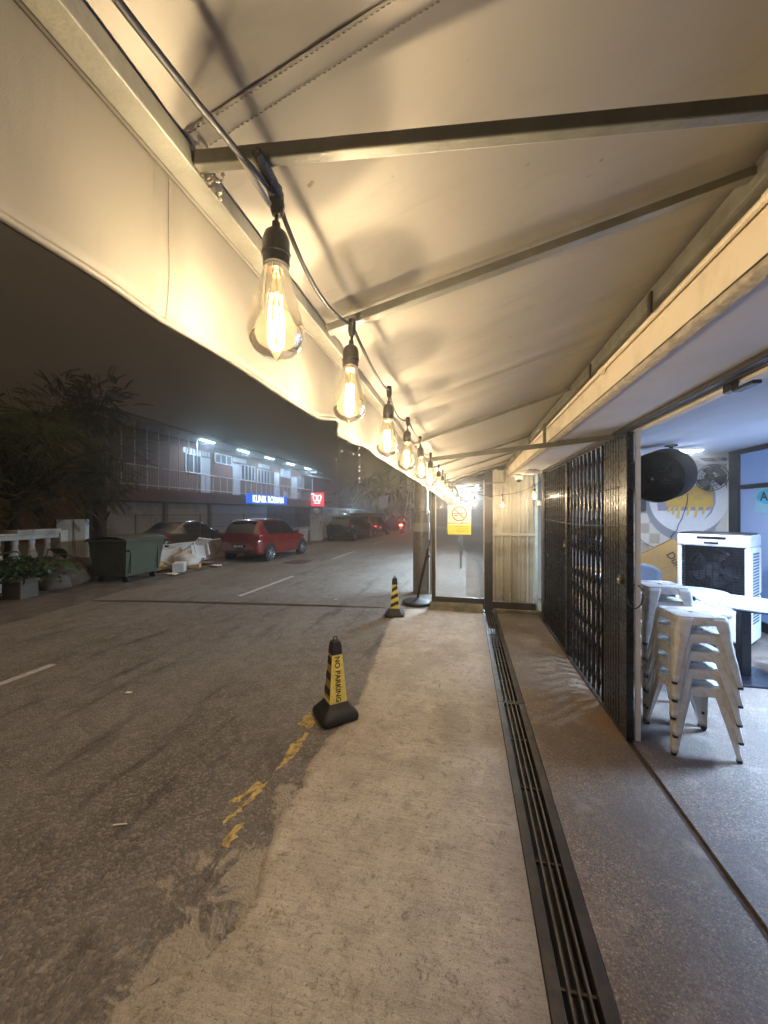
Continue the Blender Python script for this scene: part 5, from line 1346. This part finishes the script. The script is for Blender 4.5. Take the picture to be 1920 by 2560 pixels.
MB().obox(A+D*-.12+Vector((0,0,.66)), D*.10, Nn*.15, (0,0,.64)).build('end_pier', MT['oldwhite'], bl_, bevel=.01)
MT['planter'] = M('grey_concrete_planter', (.12,.108,.09), .9, 0, .2, 4, .4, 30)
pb = thing('planter_box', 'square grey concrete planter on the far verge at the left edge', 'planter', (-8.66, 5.62, GZ+.0), R(12))
m_ = MB().box(-.19,.19,-.19,.19,0,.35).box(-.22,.22,-.22,.22,.3505,.41); m_.build('box', MT['planter'], pb, bevel=.02)
MB().box(-.18,.18,-.18,.18,.411,.42).build('soil', MT['greyheap'], pb)
pb2 = thing('planter_box', 'darker concrete planter cut by the left edge of the photo', 'planter', (-8.85, 5.0, GZ), R(8))
m_ = MB().box(-.20,.20,-.20,.20,0,.33).box(-.23,.23,-.23,.23,.3305,.39); m_.build('box', MT['planter'], pb2, bevel=.02)

def leafmat(nm, col):
    t = NT(nm); inf = t.n('ShaderNodeNewGeometry').outputs['Random Per Island']
    c = t.mix(inf, mul(col, .45), mul(col, 1.6))
    d = t.n('ShaderNodeBsdfPrincipled', {'Base Color': c, 'Roughness': .45}); tl = t.n('ShaderNodeBsdfTranslucent', {'Color': c})
    mx = t.n('ShaderNodeMixShader', {0: .25, 1: d.outputs[0], 2: tl.outputs[0]}); t.t.links.new(mx.outputs[0], t.out.inputs[0]); return t.mat
MT['leaf'] = leafmat('tree_leaf', (.13,.16,.06)); MT['leaf2'] = leafmat('shrub_leaf', (.04,.075,.025)); MT['leafdark'] = leafmat('dark_tree_leaf', (.03,.04,.02))
MT['bark'] = M('dark_bark', (.06,.045,.033), .95, 0, .3, 8, .6, 30)
def leaf_quad(mb, p, d, n_, L, W_):
    d = d.normalized(); s_ = d.cross(n_)
    if s_.length < 1e-4: s_ = d.orthogonal()
    s_.normalize(); mb.add([p, p+d*L*.5+s_*W_/2, p+d*L, p+d*L*.5-s_*W_/2], [(0,1,2,3)])
def rv(): return Vector((random.gauss(0,1), random.gauss(0,1), random.gauss(0,1))).normalized()
def frond(mb, p, d, L, nl=13, lw=.085):
    d = d.normalized(); q = p.copy(); side = d.cross(Vector((0,0,1)))
    if side.length < .01: side = Vector((1,0,0))
    side.normalize()
    for k in range(nl):
        q = q+d*L/nl; d = (d+Vector((0,0,-.045))).normalized()
        ll = lw*(1-.5*abs(k/nl-.45))
        for s in (-1, 1):
            leaf_quad(mb, q, side*s+d*.45+Vector((0,0,-.15)), Vector((0,0,1)), ll, ll*.58)
def tree(label, base, H, crown_c, rad, nfr, mat, frl=.5, name='tree', clumps=9, lw=.09, grp=None):
    t_ = thing(name, label, 'tree', base, 0, grp)
    tr = MB(); c0 = Vector(crown_c)
    tr.tube([(0,0,-.1),(.05,.03,H*.25),(c0.x*.4+.08,c0.y*.4,H*.5),(c0.x*.7,c0.y*.7,H*.72)], [.17,.13,.10,.06], 10)
    cl = [c0+Vector((rad[0]*random.uniform(-.75,.75), rad[1]*random.uniform(-.75,.75), rad[2]*random.uniform(-.75,.75))) for k in range(clumps)]
    for q in cl: tr.tube([(c0.x*.4+.08,c0.y*.4,H*.5), (Vector((c0.x*.5,c0.y*.5,H*.6))+q)/2+Vector((0,0,.2)), q], [.045,.022,.006], 6)
    tr.build('trunk', MT['bark'], t_, smooth=60)
    cr_ = MB()
    for k in range(nfr):
        q = random.choice(cl); o = rv(); p = q+Vector((o.x*rad[0]*.42, o.y*rad[1]*.42, o.z*rad[2]*.38))*random.uniform(.25,1)
        frond(cr_, p, o*.7+rv()*.5+Vector((0,0,.1)), frl*random.uniform(.6,1.2), 14, lw)
    cr_.build('crown', mat, t_)
    return t_
tree('feathery leaved tree leaning over the balustrade at the left', (-11.8, 7.4, GZ), 4.0, (.8,-.2,3.05), (2.1,2.3,1.6), 1700, MT['leaf'], .5, 'feathery_tree', 30, .075)
tree('dark dense tree behind the feathery tree at the left edge', (-14.2, 8.2, GZ), 4.8, (0,0,3.3), (2.8,2.8,2.0), 420, MT['leafdark'], .7, 'dark_tree', 14, .16)
tree('dark tree in front of the left end of the clinic row', (-16.2, 13.0, GZ), 8.0, (0,0,5.0), (2.6,2.6,3.0), 620, MT['leafdark'], .7, 'dark_tree', 10, .16)
def shrub(label, c, r_, n_, L, mat, name='shrub', up=.3):
    t_ = thing(name, label, 'plant', c); st_ = MB(); lf_ = MB()
    for k in range(9):
        o = rv(); o.z = abs(o.z)+.5; q = Vector((o.x*r_[0]*.7, o.y*r_[1]*.7, min(r_[2]*1.4, o.z*r_[2]))); st_.tube([(0,0,0), q*.5+Vector((0,0,.05)), q], [.014,.01,.005], 5)
    for k in range(n_):
        o = rv(); p = Vector((o.x*r_[0], o.y*r_[1], r_[2]*.9+o.z*r_[2]*.8))*1.0
        p = Vector((p.x*random.uniform(.4,1), p.y*random.uniform(.4,1), max(.02, p.z)))
        leaf_quad(lf_, p, rv()+Vector((0,0,up)), rv(), L*random.uniform(.6,1.3), L*.45)
    st_.build('stem', MT['bark'], t_); lf_.build('foliage', mat, t_); return t_
shrub('bushy green plant growing out of the square planter', (-8.66,5.62,GZ+.41), (.50,.50,.22), 420, .13, MT['leaf2'])
shrub('leafy plant spilling over the darker planter at the left edge', (-8.85,5.0,GZ+.38), (.5,.5,.24), 380, .14, MT['leaf2'])
shrub('low weeds at the foot of the white pillar', (-9.2,6.45,GZ), (.5,.4,.22), 260, .13, MT['leaf2'], 'weed_clump')
bp = thing('broadleaf_plant', 'plant with a few big drooping dark leaves in front of the white pillar', 'plant', (-9.15, 6.25, GZ+.1))
sb = MB(); lf_ = MB()
for k in range(8):
    a = k*.8+.3; d = Vector((math.cos(a), math.sin(a), 0)); tip = d*.30+Vector((0,0,.55+.12*(k%3)))
    sb.tube([(0,0,0), d*.12+Vector((0,0,.3)), tip], .012, 5)
    def bf(u_, w_, d=d, tip=tip):
        s_ = Vector((-d.y, d.x, 0)); wd_ = .17*math.sin(math.pi*min(1, u_*.93+.05))**.8
        return tip+d*.52*u_+Vector((0,0,.10*u_-.38*u_*u_))+s_*(w_-.5)*2*wd_+Vector((0,0,.05*abs(w_-.5)))
    lf_.grid(7, 4, bf)
sb.build('stem', MT['leaf2'], bp); lf_.build('leaf_blades', MT['leaf2'], bp, smooth=60)

# gate, pillars, carport, traffic sign
MT['globe'] = M('white_lamp_globe', (.60,.60,.60), .3, 0, .05)
for loc, l_ in (((-8.75,20.75,GZ),'white gate pillar with ball lamp nearest the red car'),((-8.75,26.3,GZ),'second gate pillar with ball lamp behind the dark green car')):
    p_ = thing('gate_pillar', l_, 'pillar', loc, 0, 'white gate pillars')
    MB().box(-.28,.28,-.28,.28,0,1.50).box(-.32,.32,-.32,.32,1.5005,1.56).build('shaft', MT['render'], p_, bevel=.015)
    MB().box(-.05,.286,-.05,.05,1.0,1.2).build('letter_box', MT['ink'], p_)
    MB().lathe([(.09,1.561),(.06,1.60),(.06,1.63)], 14).build('lamp_neck', MT['black'], p_)
    MB().ball((0,0,1.80), .19, 18, 12).build('globe', MT['globe'], p_, smooth=180)
MT['gatewhite'] = M('pale_gate_paint', (.70,.72,.76), .55, 0, .05)
gt = thing('sliding_gate', 'wide pale metal gate between the two lamp pillars', 'gate', (-8.80, 0, GZ))
m_ = MB().box(-.03,.03,21.1,26.0,.08,.16).box(-.03,.03,21.1,26.0,1.45,1.53)
m_.build('frame', MT['frame'], gt)
m_ = MB()
for k in range(40): y = 21.15+k*.122; m_.box(-.018,.018,y,y+.085,.161,1.449)
m_.build('slats', MT['gatewhite'], gt)
fw = thing('garden_wall', 'white garden wall running on beyond the second gate pillar', 'wall')
MB().bar((-8.75,26.62,.30),(-7.55,35.6,.30), .18, .85).build('wall_body', MT['render'], fw); MB().bar((-7.55,35.45,.55),(-7.5,35.9,.55), .3, 1.4).build('end_pier', MT['render'], fw)
MB().bar((-8.75,26.65,1.15),(-7.6,35.4,1.15), .03, .82).build('dark_panel', MT['pane'], fw)
cp = thing('carport', 'flat roofed pale carport on braced posts behind the white gate', 'carport')
MB().add([(-14,23.6,2.15),(-10.4,23.6,2.02),(-10.2,41,1.80),(-14,41,1.95)], [(0,1,2,3)]).build('roof', MT['soffw'], cp, solid=.10)
for y in (26.0, 33.0, 40.0):
    zt = 1.98-.013*(y-24)
    MB().tube([(-10.5,y,GZ),(-10.5,y,zt-.05)], .07, 8).build('post', MT['frame'], cp); MB().tube([(-10.5,y,zt-.65),(-10.5,y+.9,zt-.07)], .04, 6).build('brace', MT['frame'], cp)
tlc = thing('carport_lamp', 'small lit blue white lamp under the carport roof', 'lamp', (-11.5, 34.5, 1.55))
MB().box(-.05,.05,-.14,.14,-.12,.12).build('lens', MT['tube_blue'], tlc); MB().box(-.04,.04,-.03,.03,.121,.34).build('stem', MT['black'], tlc)
ld = bpy.data.lights.new('lamp_light', 'POINT'); ld.energy = 120; ld.color = (.55,.75,1); ld.shadow_soft_size = .1
o = bpy.data.objects.new('lamp_light', ld); COL.objects.link(o); o.parent = tlc; o.location = (.35,-.3,.0)
ts = thing('traffic_sign', 'square pale sign plate seen from behind on a thin pole beyond the cars', 'traffic sign', (-7.4, 33.2, GZ))
MB().tube([(0,0,0),(0,0,3.0)], .045, 8).build('pole', MT['frame'], ts, smooth=60)
MB().box(-.42,.42,-.07,-.046,2.05,3.2).build('plate', MT['bluesheet'], ts, bevel=.03)
tr_ = thing('pole_tripod', 'dark tripod of bare poles standing behind the motorcycle', 'poles', (-5.6, 38.0, GZ))
for a in (-.9, .0, .9): MB().tube([(a,.5*abs(a),0),(a*.06,0,4.6)], .05, 6).build('pole', MT['rail'], tr_)
dw = thing('dark_fence', 'dark boarded fence closing the far end of the street', 'fence')
m_ = MB().box(-6.6, 8, 44, 44.15, GZ-.1, 2.0); m_.build('boards', MT['brick'], dw)
for x in range(-6, 8, 2): MB().box(x-.06,x+.06,43.93,43.999,GZ-.1,2.1).build('post', MT['bark'], dw)
rb = MB().ball((0,0,.5), .75, 14, 10, (1,.7,.9), 0, .2, 8).build('covered_load', MT['greyheap'], smooth=180); rb.location = (-6.6, 33.5, GZ+.05); tag(rb, 'pale covered heap between the traffic sign and the motorcycle', 'covered heap')
for k, (x, y, h, l_) in enumerate(((-13,50,7,'dark tree mass behind the carport'),(-5,52,8,'dark tree mass behind the far fence left of the column'),(3,54,8,'dark tree mass behind the far fence beyond the column'))):
    tree(l_, (x,y,GZ), h, (0,0,h*.62), (5,3,h*.42), 360, MT['leafdark'], 1.3, 'dark_tree', 14, .38)
# tower block
MT['tower'] = M('dark_tower_facade', (.035,.03,.027), .9, 0, .1, .2); MT['lit'] = emit('lit_far_window', (1,.92,.75), 2.5, (.5,.5,.5))
tw = thing('tower_block', 'dark distant tower block with a column of tiny lit windows', 'building', (-21, 84, GZ))
MB().box(-7,7,-5,5,0,28).build('facade', MT['tower'], tw); MB().box(-7.3,7.3,-5.3,5.3,28.001,28.6).build('roof', MT['roof'], tw)
def twin(u, v): 
    p = on_y(u, v, 78.9); MB().box(p.x+21-.13,p.x+21+.13,-5.06,-5.001,p.z-GZ-.15,p.z-GZ+.15).build('window', MT['lit'], tw)
for x, y in ((822,330),(822,400),(822,525),(822,565),(822,645),(822,680),(715,270),(760,390),(583,450),(712,230),(640,365)): twin(700+x*400/1659, 1040+y*400/1659)

# motorcycle and rider
MT['jacket'] = M('dark_jacket', (.05,.045,.045), .8, 0, .2); MT['skin'] = M('skin', (.30,.17,.11), .6, 0, .05); MT['helmet'] = M('dark_helmet', (.03,.03,.035), .2, 0, .1); MT['bikered'] = paintm('red_bike_paint', (.20,.02,.02))
MT['tail'] = emit('lit_tail_lamp', (1,.05,.03), 26, (.5,.02,.02))
mx, my = -4.9, 28.6; mz = zroad(mx, my)
mc = thing('motorcycle', 'small motorcycle riding away with its red tail lamp lit', 'motorcycle', (mx, my, mz), R(4))
for y in (-.60, .62):
    w_ = MB().lathe([(.22,-.04),(.285,-.045),(.30,0),(.285,.045),(.22,.04)], 24, (0,y,.30), (1,0,0)).build('wheel', MT['tyre'], mc, smooth=50)
    r_ = MB().lathe([(.20,-.02),(.225,-.03),(.225,.03),(.20,.02)], 24, (0,y,.30), (1,0,0))
    for k in range(6): r_.bar((0,y,.30),(0,y+.21*math.cos(k*1.047),.30+.21*math.sin(k*1.047)), .02, .02, (1,0,0))
    r_.build('rim', MT['alloy'], w_)
MB().ball((0,-.35,.62), .3, 14, 10, (.55,1.3,.6)).ball((0,.35,.62), .28, 14, 10, (.6,.8,.9)).tube([(0,-.55,.4),(0,0,.38),(0,.35,.55)], .08, 8).build('fairing', MT['bikered'], mc, smooth=180)
MB().ball((0,-.28,.80), .3, 14, 8, (.5,1.4,.22)).build('seat', MT['black'], mc, smooth=180)
MB().tube([(0,.62,.30),(0,.42,.98)], .035, 8).tube([(-.36,.30,1.02),(-.12,.40,.99),(.12,.40,.99),(.36,.30,1.02)], .018, 8).build('handlebar', MT['black'], mc, smooth=60)
for s in (-1, 1): 
    MB().tube([(s*.28,.35,1.02),(s*.36,.36,1.20)], .01, 6).build('mirror_stem', MT['black'], mc); MB().ball((s*.38,.36,1.23), .06, 10, 8, (1,.3,.8)).build('mirror', MT['chrome'], mc, smooth=180)
MB().ball((0,-.78,.72), .10, 14, 10, (1.3,.5,.8)).build('tail_lamp', MT['tail'], mc, smooth=180)
MB().box(-.10,.10,-.86,-.845,.42,.56).build('number_plate', MT['platew'], mc); MB().tube([(.16,-.2,.25),(.18,-.75,.33)], [.035,.05], 8).build('exhaust', MT['chrome'], mc, smooth=60)
ld = bpy.data.lights.new('tail_light', 'POINT'); ld.energy = 1.5; ld.color = (1,.05,.03); ld.shadow_soft_size = .08
tlo = bpy.data.objects.new('tail_light', ld); COL.objects.link(tlo); tlo.parent = mc; tlo.location = (0,-.98,.72)
def skin_body(name, V, E_, mat, parent):
    me = bpy.data.meshes.new(name); me.from_pydata([v[:3] for v in V], E_, []); o = bpy.data.objects.new(name, me); COL.objects.link(o)
    md = o.modifiers.new('Skin', 'SKIN'); 
    for i, v in enumerate(V):
        sv = me.skin_vertices[0].data[i]; sv.radius = (v[3], v[4] if len(v) > 4 else v[3]); sv.use_root = (i == 0)
    o.modifiers.new('Subdivision', 'SUBSURF').levels = 2
    dg = bpy.context.evaluated_depsgraph_get(); dg.update(); m2 = bpy.data.meshes.new_from_object(o.evaluated_get(dg)); bpy.data.objects.remove(o)
    m2.materials.clear(); m2.materials.append(mat); m2.shade_smooth(); o = bpy.data.objects.new(name, m2); COL.objects.link(o); o.parent = parent; return o
pr_ = thing('person', 'rider in dark clothes and a helmet seated on the moving motorcycle', 'person', (mx, my, mz), R(4))
V = [(0,-.30,.92,.15,.13),(0,-.26,1.08,.14,.12),(0,-.20,1.26,.17,.12),(0,-.15,1.38,.13,.10),(0,-.12,1.47,.055),(0,-.10,1.58,.085,.10),
     (-.20,-.15,1.38,.065),(-.30,.02,1.16,.048),(-.33,.26,1.05,.035),(.20,-.15,1.38,.065),(.30,.02,1.16,.048),(.33,.26,1.05,.035),
     (-.13,-.20,.88,.10),(-.22,.10,.80,.078),(-.20,.02,.42,.055),(-.20,.16,.34,.04),(.13,-.20,.88,.10),(.22,.10,.80,.078),(.20,.02,.42,.055),(.20,.16,.34,.04)]
E_ = [(0,1),(1,2),(2,3),(3,4),(4,5),(3,6),(6,7),(7,8),(3,9),(9,10),(10,11),(0,12),(12,13),(13,14),(14,15),(0,16),(16,17),(17,18),(18,19)]
skin_body('body', V, E_, MT['jacket'], pr_)
for s in (-1, 1):
    for k in range(4): MB().tube([(s*(.30+.02*k),.27,1.05),(s*(.30+.02*k),.315,1.035),(s*(.30+.02*k),.30,1.00)], .011, 6).build('finger', MT['skin'], pr_, smooth=60)
    MB().tube([(s*.31,.25,1.04),(s*.285,.30,1.01)], .012, 6).build('thumb', MT['skin'], pr_, smooth=60)
MB().ball((0,-.09,1.63), .155, 18, 12, (.9,1.05,1)).build('helmet', MT['helmet'], pr_, smooth=180)

# neighbour's lit awning beyond the clear screen: what lights the road
na = thing('neighbour_awning', 'next shop awning with lit tubes seen through the clear screen', 'awning', (0,0,0))
MB().add([(-.2,7.4,2.25),(2.6,7.4,2.75),(2.6,15,2.75),(-.2,15,2.25)], [(0,1,2,3)]).build('sheet', MT['bluesheet'], na, solid=.02)
for y in (7.5, 9.3, 11.1, 12.9, 14.9): MB().bar((-.2,y,2.21),(2.6,y,2.71), .05, .05).build('rafter', MT['post'], na)
MB().box(-.22,-.17,7.4,15,2.15,2.2).build('front_beam', MT['post'], na)
for x, y in ((-.15,14.8),(-.15,11.2)): MB().box(x-.03,x+.03,y-.03,y+.03,-.03,2.15).build('post', MT['post'], na)
for k, (x, y) in enumerate(((.25,8.6),(.25,10.4),(.25,12.4),(.25,14.2))):
    tl = thing('tube_light', ['nearest','second','third','farthest'][k]+' lit blue white tube under the next shop awning', 'tube light', (x, y, 2.27), 0, 'tubes under the next shop awning')
    MB().box(-.04,.04,-.62,.62,-.03,.0).build('tray', MT['white'], tl); MB().tube([(0,-.58,-.05),(0,.58,-.05)], .016, 8).build('tube', MT['tube_far'], tl)
    area(tl, (-.02,0,-.09), .2, 1.2, NEIGH_W, (.66,.84,1.0), (0, R(28), 0))
nw = thing('neighbour_shop', 'plain front of the next shop beyond the corrugated fence', 'building')
MB().box(2.4, 3.2, 9.1, 16, -.1, 4.5).build('wall', MT['render'], nw); MB().box(2.33,2.399,10,13,-.1,2.3).build('shutter', MT['shutter'], nw)
# =====================================================================  AIR, SKY, CAMERA
t = NT('lens_glow_haze'); pv = t.n('ShaderNodeVolumePrincipled', {'Color': (.95,.93,.90), 'Density': HAZE, 'Anisotropy': HAZE_G})  # thin air volume added to stand in for lens glow round the bulbs
t.t.links.new(pv.outputs[0], t.out.inputs['Volume'])
hz = MB().box(-205, 205, -65, 260, -1.6, 31).build('haze', t.mat); hz['kind'] = 'stuff'
w = bpy.data.worlds.new('World'); SC.world = w; w.use_nodes = True; nt = w.node_tree; nt.nodes.clear()
o_ = nt.nodes.new('ShaderNodeOutputWorld'); bg = nt.nodes.new('ShaderNodeBackground'); nt.links.new(bg.outputs[0], o_.inputs[0])
geo = nt.nodes.new('ShaderNodeTexCoord'); sp_ = nt.nodes.new('ShaderNodeSeparateXYZ'); nt.links.new(geo.outputs['Generated'], sp_.inputs[0])
cr = nt.nodes.new('ShaderNodeValToRGB'); nt.links.new(sp_.outputs[2], cr.inputs[0])
cr.color_ramp.elements[0].position = .60; cr.color_ramp.elements[0].color = (*SKY_LOW, 1); cr.color_ramp.elements[1].position = .86; cr.color_ramp.elements[1].color = (*SKY_HIGH, 1)
nt.links.new(cr.outputs[0], bg.inputs[0]); bg.inputs[1].default_value = SKY_S
cd = bpy.data.cameras.new('camera'); cam = bpy.data.objects.new('camera', cd); COL.objects.link(cam)
cd.lens = 13.0; cd.sensor_width = 36; cd.clip_start = .03; cd.clip_end = 1000
cam.location = (0, 0, CAM_H); cam.rotation_euler = (R(90), 0, TH); SC.camera = cam
SC.view_settings.view_transform = 'Standard'; SC.view_settings.look = 'None'; SC.view_settings.exposure = EXPO; SC.view_settings.gamma = 1
cy = SC.cycles
cy.use_denoising = True
try: cy.denoiser = 'OPENIMAGEDENOISE'
except Exception: pass
cy.max_bounces = 7; cy.diffuse_bounces = 3; cy.glossy_bounces = 3; cy.transmission_bounces = 4; cy.transparent_max_bounces = 12; cy.volume_bounces = 0
cy.sample_clamp_indirect = 3; cy.use_light_tree = True; cy.caustics_reflective = False; cy.caustics_refractive = False; cy.blur_glossy = .5
